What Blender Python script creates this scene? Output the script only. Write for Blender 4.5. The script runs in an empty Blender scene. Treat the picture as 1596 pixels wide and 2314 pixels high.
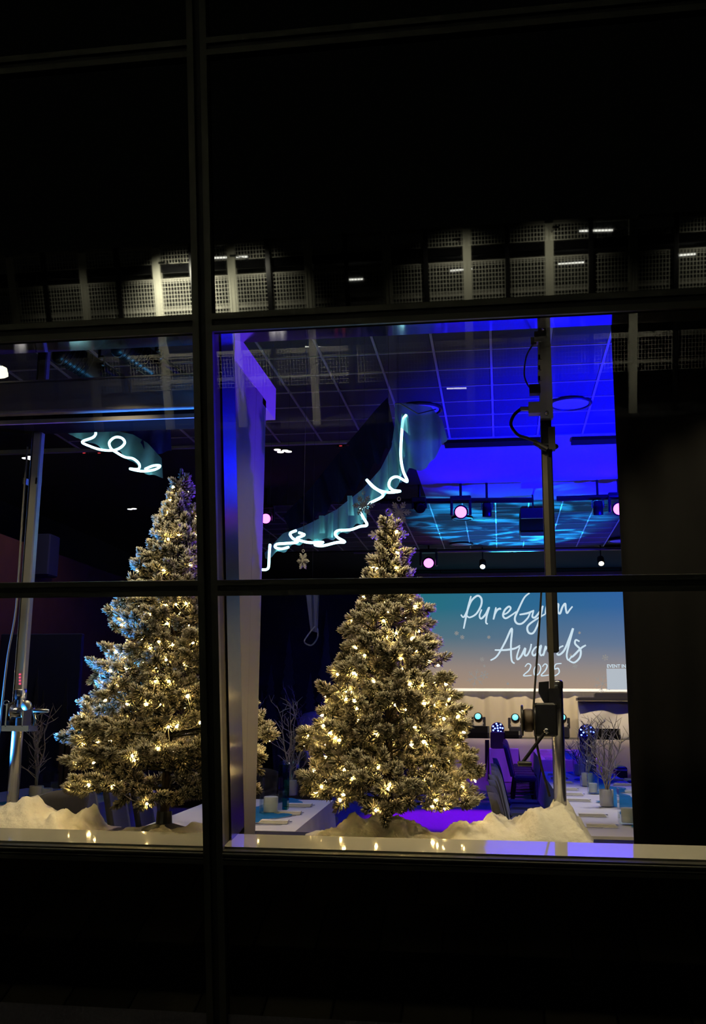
import bpy, math, random
import numpy as np
from mathutils import Vector, Matrix

S = bpy.context.scene
COL = S.collection
rnd = random.Random(7)
PI = math.pi

# ------------------------------------------------------------------ camera
W_, H_ = 1596, 2314
FPX, PITCH, ROLL, YAW, LEAN = 2231.0, 0.19978, 0.00702, 0.14788, 0.1953
EYE = Vector((0, 0, 1.5))            # inside floor is z = 0
GLASS_Y = 5.0                        # facade distance at eye height
cp, sp = math.cos(PITCH), math.sin(PITCH)
R_, F_, U_ = Vector((1, 0, 0)), Vector((0, cp, sp)), Vector((0, -sp, cp))
R_, U_ = math.cos(ROLL) * R_ + math.sin(ROLL) * U_, -math.sin(ROLL) * R_ + math.cos(ROLL) * U_
_yw = Matrix.Rotation(YAW, 3, 'Z')
R_, U_, F_ = _yw @ R_, _yw @ U_, _yw @ F_
cam_d = bpy.data.cameras.new('camera'); cam = bpy.data.objects.new('camera', cam_d); COL.objects.link(cam)
m = Matrix((R_, U_, -F_)).transposed().to_4x4(); m.translation = EYE
cam.matrix_world = m
cam_d.sensor_fit = 'HORIZONTAL'; cam_d.sensor_width = 36; cam_d.lens = FPX / W_ * 36
cam_d.clip_start = .05; cam_d.clip_end = 300
S.camera = cam

# ------------------------------------------------------------------ world, view
S.view_settings.view_transform = 'Standard'; S.view_settings.look = 'None'
S.view_settings.exposure = 0.0; S.view_settings.gamma = 1.0; S.view_settings.use_curve_mapping = False
wd = bpy.data.worlds.new('night'); S.world = wd; wd.use_nodes = True
wd.node_tree.nodes['Background'].inputs[0].default_value = (.85, .95, .75, 1)
wd.node_tree.nodes['Background'].inputs[1].default_value = .006
S.cycles.use_denoising = True
S.cycles.max_bounces = 7; S.cycles.diffuse_bounces = 2; S.cycles.glossy_bounces = 4
S.cycles.use_adaptive_sampling = True; S.cycles.adaptive_threshold = .025; S.cycles.adaptive_min_samples = 16
S.cycles.transparent_max_bounces = 12; S.cycles.transmission_bounces = 6
S.cycles.sample_clamp_indirect = 3.0
S.cycles.caustics_reflective = False; S.cycles.caustics_refractive = False

def spot(name, loc, to, energy, col, deg, blend=.5, rad=.06):
    d = bpy.data.lights.new(name, 'SPOT'); d.energy = energy; d.color = col
    d.spot_size = math.radians(deg); d.spot_blend = blend; d.shadow_soft_size = rad
    o = bpy.data.objects.new(name, d); COL.objects.link(o); o.location = loc
    o.rotation_euler = (Vector(to) - Vector(loc)).to_track_quat('-Z', 'Y').to_euler()
    return o

def point(name, loc, energy, col, rad=.05):
    d = bpy.data.lights.new(name, 'POINT'); d.energy = energy; d.color = col; d.shadow_soft_size = rad
    o = bpy.data.objects.new(name, d); COL.objects.link(o); o.location = loc
    return o

# ------------------------------------------------------------------ pixel -> place
def ray(x, y):
    return F_ + R_ * ((x - W_ / 2) / FPX) - U_ * ((y - H_ / 2) / FPX)
def P(x, y, Y):                       # on the upright plane Y
    d = ray(x, y); return EYE + d * (Y / d.y)
def PZ(x, y, z):                      # on the level plane z
    d = ray(x, y); return EYE + d * ((z - EYE.z) / d.z)
TL = math.tan(LEAN)
def glass_y(z): return GLASS_Y - TL * (z - EYE.z)

# ------------------------------------------------------------------ materials
M = {}
def mat(key, col, rough=.5, metal=0., em=None, es=0., noise=.15, scale=14., bump=0., spec=.5, alpha=None, sheen=0., coat=0.):
    if key in M: return M[key]
    m = bpy.data.materials.new(key); m.use_nodes = True; nt = m.node_tree
    b = nt.nodes['Principled BSDF']; L = nt.links
    b.inputs['Roughness'].default_value = rough; b.inputs['Metallic'].default_value = metal
    b.inputs['Specular IOR Level'].default_value = spec
    b.inputs['Base Color'].default_value = (*col, 1)
    if sheen: b.inputs['Sheen Weight'].default_value = sheen
    if coat: b.inputs['Coat Weight'].default_value = coat; b.inputs['Coat Roughness'].default_value = .05
    if noise or bump:
        tc = nt.nodes.new('ShaderNodeTexCoord'); n = nt.nodes.new('ShaderNodeTexNoise')
        n.inputs['Scale'].default_value = scale; n.inputs['Detail'].default_value = 3
        L.new(tc.outputs['Object'], n.inputs['Vector'])
        if noise:
            mx = nt.nodes.new('ShaderNodeMix'); mx.data_type = 'RGBA'
            mx.inputs[6].default_value = (*[c * (1 - noise) for c in col], 1)
            mx.inputs[7].default_value = (*[min(1, c * (1 + noise)) for c in col], 1)
            L.new(n.outputs['Fac'], mx.inputs[0]); L.new(mx.outputs[2], b.inputs['Base Color'])
        if bump:
            bp = nt.nodes.new('ShaderNodeBump'); bp.inputs['Strength'].default_value = bump; bp.inputs['Distance'].default_value = .02
            L.new(n.outputs['Fac'], bp.inputs['Height']); L.new(bp.outputs[0], b.inputs['Normal'])
    if em is not None:
        b.inputs['Emission Color'].default_value = (*em, 1); b.inputs['Emission Strength'].default_value = es
    if alpha is not None: b.inputs['Alpha'].default_value = alpha
    M[key] = m
    return m

def glass_mat(key, ior, tint=(1, 1, 1), rough=0.):
    m = bpy.data.materials.new(key); m.use_nodes = True; nt = m.node_tree; nt.nodes.clear()
    o = nt.nodes.new('ShaderNodeOutputMaterial'); mx = nt.nodes.new('ShaderNodeMixShader')
    t = nt.nodes.new('ShaderNodeBsdfTransparent'); g = nt.nodes.new('ShaderNodeBsdfGlossy'); f = nt.nodes.new('ShaderNodeFresnel')
    f.inputs[0].default_value = ior; t.inputs[0].default_value = (*tint, 1); g.inputs['Roughness'].default_value = rough
    nt.links.new(f.outputs[0], mx.inputs[0]); nt.links.new(t.outputs[0], mx.inputs[1]); nt.links.new(g.outputs[0], mx.inputs[2])
    nt.links.new(mx.outputs[0], o.inputs[0]); M[key] = m
    return m

def sheer_mat(key, col, alpha, trans=.5):
    m = bpy.data.materials.new(key); m.use_nodes = True; nt = m.node_tree; nt.nodes.clear()
    o = nt.nodes.new('ShaderNodeOutputMaterial'); mx = nt.nodes.new('ShaderNodeMixShader'); m2 = nt.nodes.new('ShaderNodeMixShader')
    t = nt.nodes.new('ShaderNodeBsdfTransparent'); d = nt.nodes.new('ShaderNodeBsdfDiffuse'); tr = nt.nodes.new('ShaderNodeBsdfTranslucent')
    tc = nt.nodes.new('ShaderNodeTexCoord'); n = nt.nodes.new('ShaderNodeTexNoise'); n.inputs['Scale'].default_value = 6
    cr = nt.nodes.new('ShaderNodeMix'); cr.data_type = 'RGBA'
    cr.inputs[6].default_value = (*[c * .75 for c in col], 1); cr.inputs[7].default_value = (*[min(1, c * 1.25) for c in col], 1)
    nt.links.new(tc.outputs['Object'], n.inputs['Vector']); nt.links.new(n.outputs['Fac'], cr.inputs[0])
    nt.links.new(cr.outputs[2], d.inputs[0]); nt.links.new(cr.outputs[2], tr.inputs[0])
    m2.inputs[0].default_value = trans; mx.inputs[0].default_value = alpha
    nt.links.new(d.outputs[0], m2.inputs[1]); nt.links.new(tr.outputs[0], m2.inputs[2])
    nt.links.new(t.outputs[0], mx.inputs[1]); nt.links.new(m2.outputs[0], mx.inputs[2]); nt.links.new(mx.outputs[0], o.inputs[0])
    M[key] = m
    return m

mat('frame', (.07, .07, .058), .45, .3, noise=.1)
mat('frame_dark', (.006, .006, .006), .6)
mat('spandrel', (.0015, .0015, .0015), .015, spec=.9, noise=0)
glass_mat('pane', 1.54)
def thin_glass(key, tint):
    m = bpy.data.materials.new(key); m.use_nodes = True; nt = m.node_tree; nt.nodes.clear()
    o = nt.nodes.new('ShaderNodeOutputMaterial'); mx = nt.nodes.new('ShaderNodeMixShader'); t = nt.nodes.new('ShaderNodeBsdfTransparent'); g = nt.nodes.new('ShaderNodeBsdfGlossy')
    lw = nt.nodes.new('ShaderNodeLayerWeight'); pw = nt.nodes.new('ShaderNodeMath'); pw.operation = 'POWER'; pw.inputs[1].default_value = 3.
    ad = nt.nodes.new('ShaderNodeMath'); ad.operation = 'MULTIPLY_ADD'; ad.inputs[1].default_value = .5; ad.inputs[2].default_value = .06
    nt.links.new(lw.outputs['Facing'], pw.inputs[0]); nt.links.new(pw.outputs[0], ad.inputs[0]); nt.links.new(ad.outputs[0], mx.inputs[0])
    t.inputs[0].default_value = (*tint, 1); g.inputs['Roughness'].default_value = .03
    nt.links.new(t.outputs[0], mx.inputs[1]); nt.links.new(g.outputs[0], mx.inputs[2]); nt.links.new(mx.outputs[0], o.inputs[0]); M[key] = m
thin_glass('tableglass', (.95, .98, .98)); thin_glass('greenglass', (.35, .72, .66))
mat('sill', (.62, .60, .52), .10, noise=.04, coat=1.)
mat('lining', (.12, .118, .11), .20, .95, noise=.06, scale=5)
mat('soffit', (.55, .55, .56), .08, .9, noise=.03)
mat('column', (.15, .145, .145), .5, .0, noise=.05, scale=3)
mat('beam', (.45, .43, .43), .6, noise=.06)
mat('carpet', (.22, .20, .25), .95, noise=.25, scale=60, bump=.3)
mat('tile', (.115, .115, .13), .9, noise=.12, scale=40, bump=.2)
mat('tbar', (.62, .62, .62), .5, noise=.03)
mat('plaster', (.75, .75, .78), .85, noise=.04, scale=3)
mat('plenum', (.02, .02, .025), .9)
mat('dark_wall', (.022, .022, .045), .9, noise=.2, scale=4)
mat('maroon', (.085, .028, .03), .85, noise=.25, scale=5)
mat('black', (.006, .006, .007), .9, spec=.1)
mat('black_fabric', (.0045, .0045, .005), .9, noise=.3, scale=30, spec=.15)
mat('black_metal', (.02, .02, .022), .35, .4)
mat('black_plastic', (.025, .025, .028), .4)
mat('rail_dark', (.10, .09, .065), .5, .5)
mat('steel', (.55, .55, .56), .22, 1., noise=.06)
mat('alu', (.42, .42, .40), .38, .9, noise=.08)
mat('drape', (.68, .62, .52), .85, noise=.06, scale=3)
mat('cloth', (.74, .73, .76), .85, noise=.05, scale=6, bump=.1)
mat('napkin', (.82, .80, .74), .8, noise=.05)
mat('chair', (.045, .045, .055), .85, noise=.2, scale=30, sheen=.2)
mat('snow', (.82, .78, .68), .95, noise=.08, scale=25, bump=.5)
mat('plaster_pot', (.74, .74, .66), .8, noise=.08, bump=.2)
mat('candle', (.80, .80, .74), .6, noise=.05)
mat('twig', (.42, .38, .34), .85, noise=.2)
mat('flake', (.85, .84, .80), .6, noise=.03)
mat('flake_grey', (.72, .72, .74), .6, noise=.03)
mat('bark', (.05, .035, .02), .9, noise=.3)
mat('cable', (.02, .02, .02), .5)
mat('cable_pale', (.45, .42, .33), .6)
mat('cable_grey', (.16, .16, .17), .5)
mat('bulb', (1, .8, .4), .3, em=(1., .69, .24), es=150, noise=0)
mat('neon', (.7, 1, 1), .3, em=(.42, .95, 1.), es=4.6, noise=0)
mat('magenta_lens', (.9, .3, 1), .3, em=(.85, .12, 1.), es=5, noise=0)
mat('cyan_lens', (.3, .9, 1), .3, em=(.10, .75, .95), es=1.6, noise=0)
mat('blue_led', (.2, .2, 1), .3, em=(.10, .16, 1.), es=9, noise=0)
mat('warm_lens', (1, .9, .7), .3, em=(1., .85, .6), es=5, noise=0)
mat('white_lens', (1, 1, 1), .3, em=(1., .95, .9), es=2.5, noise=0)
mat('red_led', (1, .1, .1), .3, em=(1., .06, .08), es=.6, noise=0)
mat('exit_green', (.5, .9, .6), .5, em=(.45, .9, .5), es=.35, noise=0)
mat('runner', (.02, .22, .55), .8, noise=.3, scale=10)
mat('concrete', (.42, .41, .36), .9, noise=.15, scale=2)
mat('concrete_pale', (.75, .74, .62), .9, noise=.12, scale=2)
mat('galv', (.80, .80, .70), .5, .2, noise=.1)
mat('tube_light', (1, 1, 1), .5, em=(1., 1., .88), es=14, noise=0)
mat('flood', (1, 1, .9), .5, em=(1., .95, .62), es=40, noise=0)
mat('paving', (.10, .095, .07), .85, noise=.4, scale=18, bump=.3)
mat('paving_dark', (.055, .052, .04), .85, noise=.4, scale=18, bump=.3)
mat('asphalt', (.05, .05, .05), .9, noise=.3)
mat('backdrop', (.010, .012, .035), .8, noise=.2, scale=3)
mat('backdrop_fir', (.045, .052, .085), .85, noise=.3, scale=3)
mat('blue_backdrop', (.02, .03, .12), .8, noise=.2, scale=3)
mat('barwood', (.10, .07, .05), .6, noise=.2)
mat('paper', (.55, .55, .58), .8)
mat('white_print', (.03, .03, .03), .9, em=(.58, .74, .85), es=1.0, noise=0)
mat('pale_print', (.03, .03, .03), .9, em=(.25, .25, .25), es=1., noise=0)
mat('card_print', (.03, .03, .03), .9, em=(.42, .48, .55), es=1., noise=0)
mat('screen_edge', (.9, .9, .9), .5, em=(.78, .72, .66), es=.75, noise=0)
mat('screen_side', (.5, .9, .9), .5, em=(.25, .72, .78), es=.7, noise=0)
sheer_mat('organza', (.45, .82, .86), .82, .55)
sheer_mat('organza_white', (.42, .45, .62), .38, .5)
sheer_mat('navy_sheer', (.02, .02, .075), .97, .2)
sheer_mat('blue_cloth', (.03, .03, .30), .98, .3)
sheer_mat('runner_sheer', (.03, .26, .55), .85, .3)

# ------------------------------------------------------------------ mesh builder
ORG = {}
def children(o): return [c for c in bpy.data.objects if c.parent == o]
class MB:
    def __init__(s): s.v = []; s.f = []
    def add(s, vs, fs):
        b = len(s.v); s.v += [tuple(v) for v in vs]; s.f += [tuple(i + b for i in f) for f in fs]; return s
    def bx(s, x0, x1, y0, y1, z0, z1, mtx=None):
        vs = [Vector((x, y, z)) for z in (z0, z1) for y in (y0, y1) for x in (x0, x1)]
        if mtx is not None: vs = [mtx @ v for v in vs]
        return s.add(vs, [(0, 2, 3, 1), (4, 5, 7, 6), (0, 1, 5, 4), (2, 6, 7, 3), (0, 4, 6, 2), (1, 3, 7, 5)])
    def cbx(s, x0, x1, y0, y1, z0, z1, c=.01, mtx=None):      # box with chamfered edges
        hx, hy, hz = (x1 - x0) / 2, (y1 - y0) / 2, (z1 - z0) / 2; c = min(c, hx * .6, hy * .6, hz * .6)
        cx, cy, cz = (x0 + x1) / 2, (y0 + y1) / 2, (z0 + z1) / 2
        rings = []
        def ring(a, b, z):
            return [(a - c, -b, z), (a, -b + c, z), (a, b - c, z), (a - c, b, z), (-a + c, b, z), (-a, b - c, z), (-a, -b + c, z), (-a + c, -b, z)]
        vs = ring(hx - c, hy - c, -hz) + ring(hx, hy, -hz + c) + ring(hx, hy, hz - c) + ring(hx - c, hy - c, hz)
        vs = [Vector((x + cx, y + cy, z + cz)) for x, y, z in vs]
        if mtx is not None: vs = [mtx @ v for v in vs]
        fs = [tuple(range(7, -1, -1)), tuple(range(24, 32))]
        for k in range(3):
            for i in range(8):
                j = (i + 1) % 8; fs.append((k * 8 + i, k * 8 + j, k * 8 + 8 + j, k * 8 + 8 + i))
        return s.add(vs, fs)
    def tube(s, pts, r, n=8, closed=False):
        pts = [Vector(p) for p in pts]; rs = r if isinstance(r, (list, tuple)) else [r] * len(pts)
        k = len(pts); vs = []; fs = []; prev = None
        for i, p in enumerate(pts):
            a = pts[(i - 1) % k] if (closed or i > 0) else p; b = pts[(i + 1) % k] if (closed or i < k - 1) else p
            t = (b - a); t = t.normalized() if t.length > 1e-9 else Vector((0, 0, 1))
            if prev is None: u = t.orthogonal().normalized()
            else:
                u = prev - t * prev.dot(t); u = u.normalized() if u.length > 1e-6 else t.orthogonal().normalized()
            prev = u; w = t.cross(u)
            for j in range(n):
                an = 2 * PI * j / n; vs.append(p + (u * math.cos(an) + w * math.sin(an)) * rs[i])
        for i in range(k if closed else k - 1):
            for j in range(n):
                a, b = i * n + j, i * n + (j + 1) % n; c, d = ((i + 1) % k) * n + (j + 1) % n, ((i + 1) % k) * n + j
                fs.append((a, b, c, d))
        if not closed: fs += [tuple(range(n - 1, -1, -1)), tuple(range((k - 1) * n, k * n))]
        return s.add(vs, fs)
    def lathe(s, prof, n=20, c=(0, 0, 0), mtx=None):          # prof: (radius, height), closed at both ends
        vs = []; fs = []
        for r, z in prof:
            for j in range(n):
                a = 2 * PI * j / n; v = Vector((r * math.cos(a), r * math.sin(a), z))
                if mtx is not None: v = mtx @ v
                vs.append(v + Vector(c))
        for i in range(len(prof) - 1):
            for j in range(n):
                k = (j + 1) % n; fs.append((i * n + j, i * n + k, (i + 1) * n + k, (i + 1) * n + j))
        fs += [tuple(range(n - 1, -1, -1)), tuple(range((len(prof) - 1) * n, len(prof) * n))]
        return s.add(vs, fs)
    def prism(s, poly, d0, d1, fn):                           # poly (a,b) extruded along d; fn(a,b,d)->xyz
        n = len(poly); vs = [fn(a, b, d0) for a, b in poly] + [fn(a, b, d1) for a, b in poly]
        fs = [tuple(range(n)), tuple(range(2 * n - 1, n - 1, -1))]
        for i in range(n):
            j = (i + 1) % n; fs.append((i, i + n, j + n, j))
        return s.add(vs, fs)
    def grid(s, fn, nu, nv, thick=None):                      # fn(u,v)->xyz
        vs = [fn(i / nu, j / nv) for j in range(nv + 1) for i in range(nu + 1)]
        fs = [(j * (nu + 1) + i, j * (nu + 1) + i + 1, (j + 1) * (nu + 1) + i + 1, (j + 1) * (nu + 1) + i) for j in range(nv) for i in range(nu)]
        if thick:
            b = len(vs); t = Vector(thick); vs2 = vs + [Vector(v) + t for v in vs]
            fs2 = fs + [tuple(x + b for x in reversed(f)) for f in fs]
            ed = [i for i in range(nu + 1)] + [j * (nu + 1) + nu for j in range(1, nv + 1)] + [nv * (nu + 1) + i for i in range(nu - 1, -1, -1)] + [j * (nu + 1) for j in range(nv - 1, 0, -1)]
            for a, c in zip(ed, ed[1:] + ed[:1]): fs2.append((a, a + b, c + b, c))
            return s.add(vs2, fs2)
        return s.add(vs, fs)
    def build(s, name, mt, parent=None, smooth=False, local=False):
        if parent is not None:
            o0 = Vector((0, 0, 0)) if local else ORG.get(parent.name, Vector((0, 0, 0)))
        else:
            xs, ys, zs = zip(*s.v)
            o0 = Vector(((min(xs) + max(xs)) / 2, (min(ys) + max(ys)) / 2, min(zs)))
        me = bpy.data.meshes.new(name)
        me.from_pydata([(v[0] - o0.x, v[1] - o0.y, v[2] - o0.z) for v in s.v], [], s.f); me.update()
        if smooth: me.polygons.foreach_set('use_smooth', [True] * len(me.polygons))
        me.materials.append(M[mt] if isinstance(mt, str) else mt)
        o = bpy.data.objects.new(name, me); COL.objects.link(o)
        if parent is None: o.location = o0
        else: o.parent = parent
        ORG[o.name] = o0
        return o

def tag(o, label=None, cat=None, group=None, kind=None):
    if label: o['label'] = label
    if cat: o['category'] = cat
    if group: o['group'] = group
    if kind: o['kind'] = kind
    return o
def thing(name, label, cat, loc=(0, 0, 0), group=None, rz=0, kind=None):
    o = bpy.data.objects.new(name, None); COL.objects.link(o); o.location = loc; o.rotation_euler.z = rz
    o.empty_display_size = .1
    ORG[o.name] = Vector(loc)
    return tag(o, label, cat, group, kind)
KIDS = {}
def copy_tree(root, loc, rz=None, label=None, group=None):
    def rec(o, par):
        c = o.copy(); COL.objects.link(c); c.parent = par
        for ch in KIDS.setdefault(o.name, children(o)): rec(ch, c)
        return c
    r = rec(root, None); r.location = loc
    if rz is not None: r.rotation_euler.z = rz
    if label: r['label'] = label
    if group: r['group'] = group
    return r
def inst(src, name, parent, loc, rot=None, scale=None):       # alike piece sharing mesh data
    o = bpy.data.objects.new(name, src); COL.objects.link(o); o.parent = parent; o.location = loc
    if rot is not None: o.rotation_euler = rot
    if scale is not None: o.scale = scale
    return o
def mesh_only(mb, name, mt, smooth=False):
    me = bpy.data.meshes.new(name); me.from_pydata(mb.v, [], mb.f); me.update(); me.materials.append(M[mt])
    if smooth: me.polygons.foreach_set('use_smooth', [True] * len(me.polygons))
    return me
def catmull(pts, n=6):
    pts = [Vector(p) for p in pts]; out = []
    for i in range(len(pts) - 1):
        p0, p1, p2, p3 = pts[max(i - 1, 0)], pts[i], pts[i + 1], pts[min(i + 2, len(pts) - 1)]
        for k in range(n):
            t = k / n
            out.append(.5 * ((2 * p1) + (p2 - p0) * t + (2 * p0 - 5 * p1 + 4 * p2 - p3) * t * t + (3 * p1 - p0 - 3 * p2 + p3) * t ** 3))
    return out + [pts[-1]]
ORD = 'first second third fourth fifth sixth seventh eighth ninth tenth'.split()
def lerp(a, b, t): return a + (b - a) * t
def interp(xs, ys, x): return float(np.interp(x, xs, ys))

# ================================================================== THE SETTING
CZ = 5.27
def struct(name, mb, mt): return tag(mb.build(name, mt), kind='structure')
struct('floor', MB().bx(-9, 8, 5.3, 29, -.15, 0), 'carpet')
struct('ground', MB().bx(-40, 30, -60, 5.2, -.9, -.49), 'asphalt')
struct('wall_back', MB().bx(-9, 8, 28.5, 28.8, 0, 5.6), 'dark_wall')
struct('wall_left', MB().bx(-9.2, -9, 5.3, 28.8, 0, 5.6), 'dark_wall')
struct('wall_right', MB().bx(8, 8.2, 5.3, 28.8, 0, 5.6), 'dark_wall')
# maroon side room wall on the left
struct('wall_side', MB().bx(-7.2, -7.0, 8, 26, 0, 3.95), 'maroon')

# paving in front of the glass, each slab its own piece
pav = tag(MB().bx(-8, 6, 1.2, 5.6, -.55, -.485).build('pavement', 'asphalt'), kind='structure')
slabm = [mesh_only(MB().cbx(-.195, .195, -.295, .295, 0, .035, .006), 'paving_slab', k) for k in ('paving', 'paving_dark')]
for i in range(-14, 12):
    for j in range(7):
        inst(slabm[1 if (i + j) % 2 else 0], 'paving_slab', pav, Vector((i * .4 + (.0 if j % 2 else .2), 1.5 + j * .6, -.485)) - ORG[pav.name])

# ceiling: two tiled fields, a plasterboard field between, dark rafts beyond
ceil = struct('ceiling', MB().bx(-9, 8, 4.0, 28.8, CZ + .04, CZ + .3), 'plenum')
oc = ORG[ceil.name]
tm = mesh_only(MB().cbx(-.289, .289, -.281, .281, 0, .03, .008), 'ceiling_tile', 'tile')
x0 = PZ(970, 740, CZ).x
bx_ = x0 - .605 * 9
def tiles(y0, n, dx0, nx):
    for j in range(n):
        for i in range(nx):
            inst(tm, 'ceiling_tile', ceil, Vector((dx0 + .605 * (i + .5), y0 + .5875 * (j + .5), CZ + .006)) - oc)
    for i in range(nx + 1):
        MB().bx(dx0 + .605 * i - .013, dx0 + .605 * i + .013, y0, y0 + .5875 * n, CZ - .004, CZ + .03).build('grid_bar', 'tbar', ceil)
    for j in range(n + 1):
        MB().bx(dx0, dx0 + .605 * nx, y0 + .5875 * j - .01, y0 + .5875 * j + .01, CZ - .002, CZ + .032).build('grid_bar', 'tbar', ceil)
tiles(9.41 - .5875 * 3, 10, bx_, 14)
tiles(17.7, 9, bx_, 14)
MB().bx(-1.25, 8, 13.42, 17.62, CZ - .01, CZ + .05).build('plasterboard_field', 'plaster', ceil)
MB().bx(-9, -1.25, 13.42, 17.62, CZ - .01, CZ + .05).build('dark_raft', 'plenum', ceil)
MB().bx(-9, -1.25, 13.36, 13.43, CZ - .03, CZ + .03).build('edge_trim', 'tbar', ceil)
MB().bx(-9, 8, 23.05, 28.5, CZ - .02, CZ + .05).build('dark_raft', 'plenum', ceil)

# ---- leaning glass facade
win = thing('window_1', 'leaning dark framed glass facade of large panes', None, (0, GLASS_Y, EYE.z), kind='structure')
win.rotation_euler.x = LEAN
def gv(z): return (z - EYE.z) / math.cos(LEAN)
XM = [-7.5, -4.48, -1.468, 1.56, 4.6]
ZT = [-.44, .775, 2.119, 3.447, 4.832, 6.4]
hw = [.03, .035, .040, .046, .046, .04]
gm = .044
def member(name, a0, a1, b0, b1, vertical):
    """two aluminium flanges with a dark groove between (local: x, outward -y, slope z)"""
    fr = MB(); gr = MB()
    if vertical:
        c = (a0 + a1) / 2; w = (a1 - a0) / 2
        fr.bx(c - w, c - w * .34, -.035, .0, b0, b1); fr.bx(c + w * .34, c + w, -.035, .0, b0, b1)
        gr.bx(c - w * .34, c + w * .34, -.012, 0, b0, b1); gr.bx(c - w * .8, c + w * .8, .012, .13, b0, b1)
    else:
        c = (b0 + b1) / 2; w = (b1 - b0) / 2
        fr.bx(a0, a1, -.035, .0, b0, c - w * .34); fr.bx(a0, a1, -.035, .0, c + w * .34, b1)
        gr.bx(a0, a1, -.012, 0, c - w * .34, c + w * .34); gr.bx(a0, a1, .012, .13, c - w * .8, c + w * .8)
    o = fr.build(name, 'frame', win, local=True); gr.build('groove', 'frame_dark', o, local=True)
for xm in XM: member('mullion', xm - .052, xm + .052, gv(-.48), gv(6.4), True)
for z, h in zip(ZT, hw):
    for i in range(4):
        member('transom', XM[i] + .052, XM[i + 1] - .052, gv(z) - h, gv(z) + h, False)
for i in range(4):
    for k in range(5):
        clear = k in (1, 2)
        pmb = MB().bx(XM[i] + .04, XM[i + 1] - .04, .0, .006, gv(ZT[k]) + .02, gv(ZT[k + 1]) - .02)
        if clear: pmb = MB().add([(XM[i] + .04, .003, gv(ZT[k]) + .02), (XM[i + 1] - .04, .003, gv(ZT[k]) + .02), (XM[i + 1] - .04, .003, gv(ZT[k + 1]) - .02), (XM[i] + .04, .003, gv(ZT[k + 1]) - .02)], [(0, 1, 2, 3)])
        pmb.build('glass_pane' if clear else 'spandrel_panel', 'pane' if clear else 'spandrel', win, local=True)
# bright glazing bead along the sill
for i in range(4):
    MB().bx(XM[i] + .05, XM[i + 1] - .05, -.045, -.030, gv(.775) + .020, gv(.775) + .026).build('glazing_bead', 'alu', win, local=True)
    MB().bx(XM[i] + .05, XM[i + 1] - .05, -.045, -.030, gv(.775) - .002, gv(.775) + .003).build('glazing_bead', 'alu', win, local=True)
# aluminium linings either side of the visible mullion and along the head
for xm in XM[1:4]:
    MB().bx(xm - .052, xm + .052, .13, .39, gv(.80), gv(3.44)).build('jamb_lining', 'lining', win, local=True)
# opaque wall behind the spandrel glass below and above
MB().bx(XM[0], XM[-1], .02, .10, gv(-.44), gv(.775)).build('back_panel', 'black', win, local=True)
MB().bx(XM[0], XM[-1], .02, .10, gv(3.49), gv(6.4)).build('back_panel', 'black', win, local=True)
# sloping head soffit (blind pocket) with a polished face
sof = MB()
y0 = glass_y(3.40) + .03; z0 = 3.405; tl = math.radians(17.0)
sof.prism([(y0, z0), (y0 + .60 * math.cos(tl), z0 + .60 * math.sin(tl)), (y0 + .60 * math.cos(tl), z0 + .60 * math.sin(tl) + .03), (y0, z0 + .05)], XM[0], XM[-1], lambda a, b, d: Vector((d, a, b)))
struct('trim_1', sof, 'soffit')
# sill board and the ledge behind it
struct('trim_2', MB().prism([(glass_y(.82) + .012, .775), (5.394, .775), (5.394, .8537), (glass_y(.82) + .012, .819)], -9, 6, lambda a, b, d: Vector((d, a, b))), 'sill')
struct('trim_3', MB().bx(-9, 6, 5.40, 6.22, 0, .775), 'dark_wall')
# column with the window-head beam that ends on it
struct('column', MB().cbx(-1.63, -1.418, 5.535, 5.79, .0, 3.41, .004).prism([(5.54, .83), (5.54, 3.40), (glass_y(3.40) + .41, 3.40), (glass_y(.83) + .41, .83)], -1.62, -1.4185, lambda a, b, d: Vector((d, a, b))), 'column')
bm = MB(); ztop = P(445, 845, 5.70).z; zb1 = P(445, 918, 5.70).z
bm.bx(-8.8, -1.418, 5.70, 6.05, zb1, ztop)
bm.bx(-1.63, -1.4185, 5.03, 5.70, 3.41, ztop)
beam = struct('beam', bm, 'beam')
MB().bx(-8.8, -1.64, 5.685, 5.70, zb1 - .004, zb1 + .012).build('edge_trim', 'alu', beam)
MB().bx(-8.8, -1.64, 5.69, 5.70, ztop - .006, ztop + .004).build('edge_trim', 'alu', beam)
MB().bx(-8.8, -1.64, 5.76, 6.0, zb1 - .055, zb1).build('blind_pocket', 'black', beam)
zb2 = P(445, 945, 5.72).z
MB().bx(-8.8, -1.64, 5.70, 5.72, zb2, zb2 + .026).build('blind_rail', 'beam', beam)

# ---- black curtain on the right, gathered in soft folds, rounded left edge
cx0 = P(1445, 1900, 5.78).x
cur = MB()
def cfn(u, v):
    x = cx0 + u * 3.6; fold = .035 * math.sin(x * 9) + .02 * math.sin(x * 23 + 1)
    y = 5.90 + fold - .0 * v
    if u < .03: y += .10 * (1 - u / .03) ** 2
    return Vector((x + .012 * v * (u < .03), y, lerp(.60, 5.0, v)))
cur.grid(cfn, 90, 6, (0, .03, 0))
tag(cur.build('curtain', 'black_fabric', smooth=True), 'tall black blackout curtain filling the right of the window', 'curtain')
tag(MB().tube([(cx0 - .0, 5.93, 5.03), (cx0 + 3.6, 5.93, 5.03)], .016, 10).build('curtain_rail', 'black_metal'), 'black rail carrying the blackout curtain', 'rail')

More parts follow.
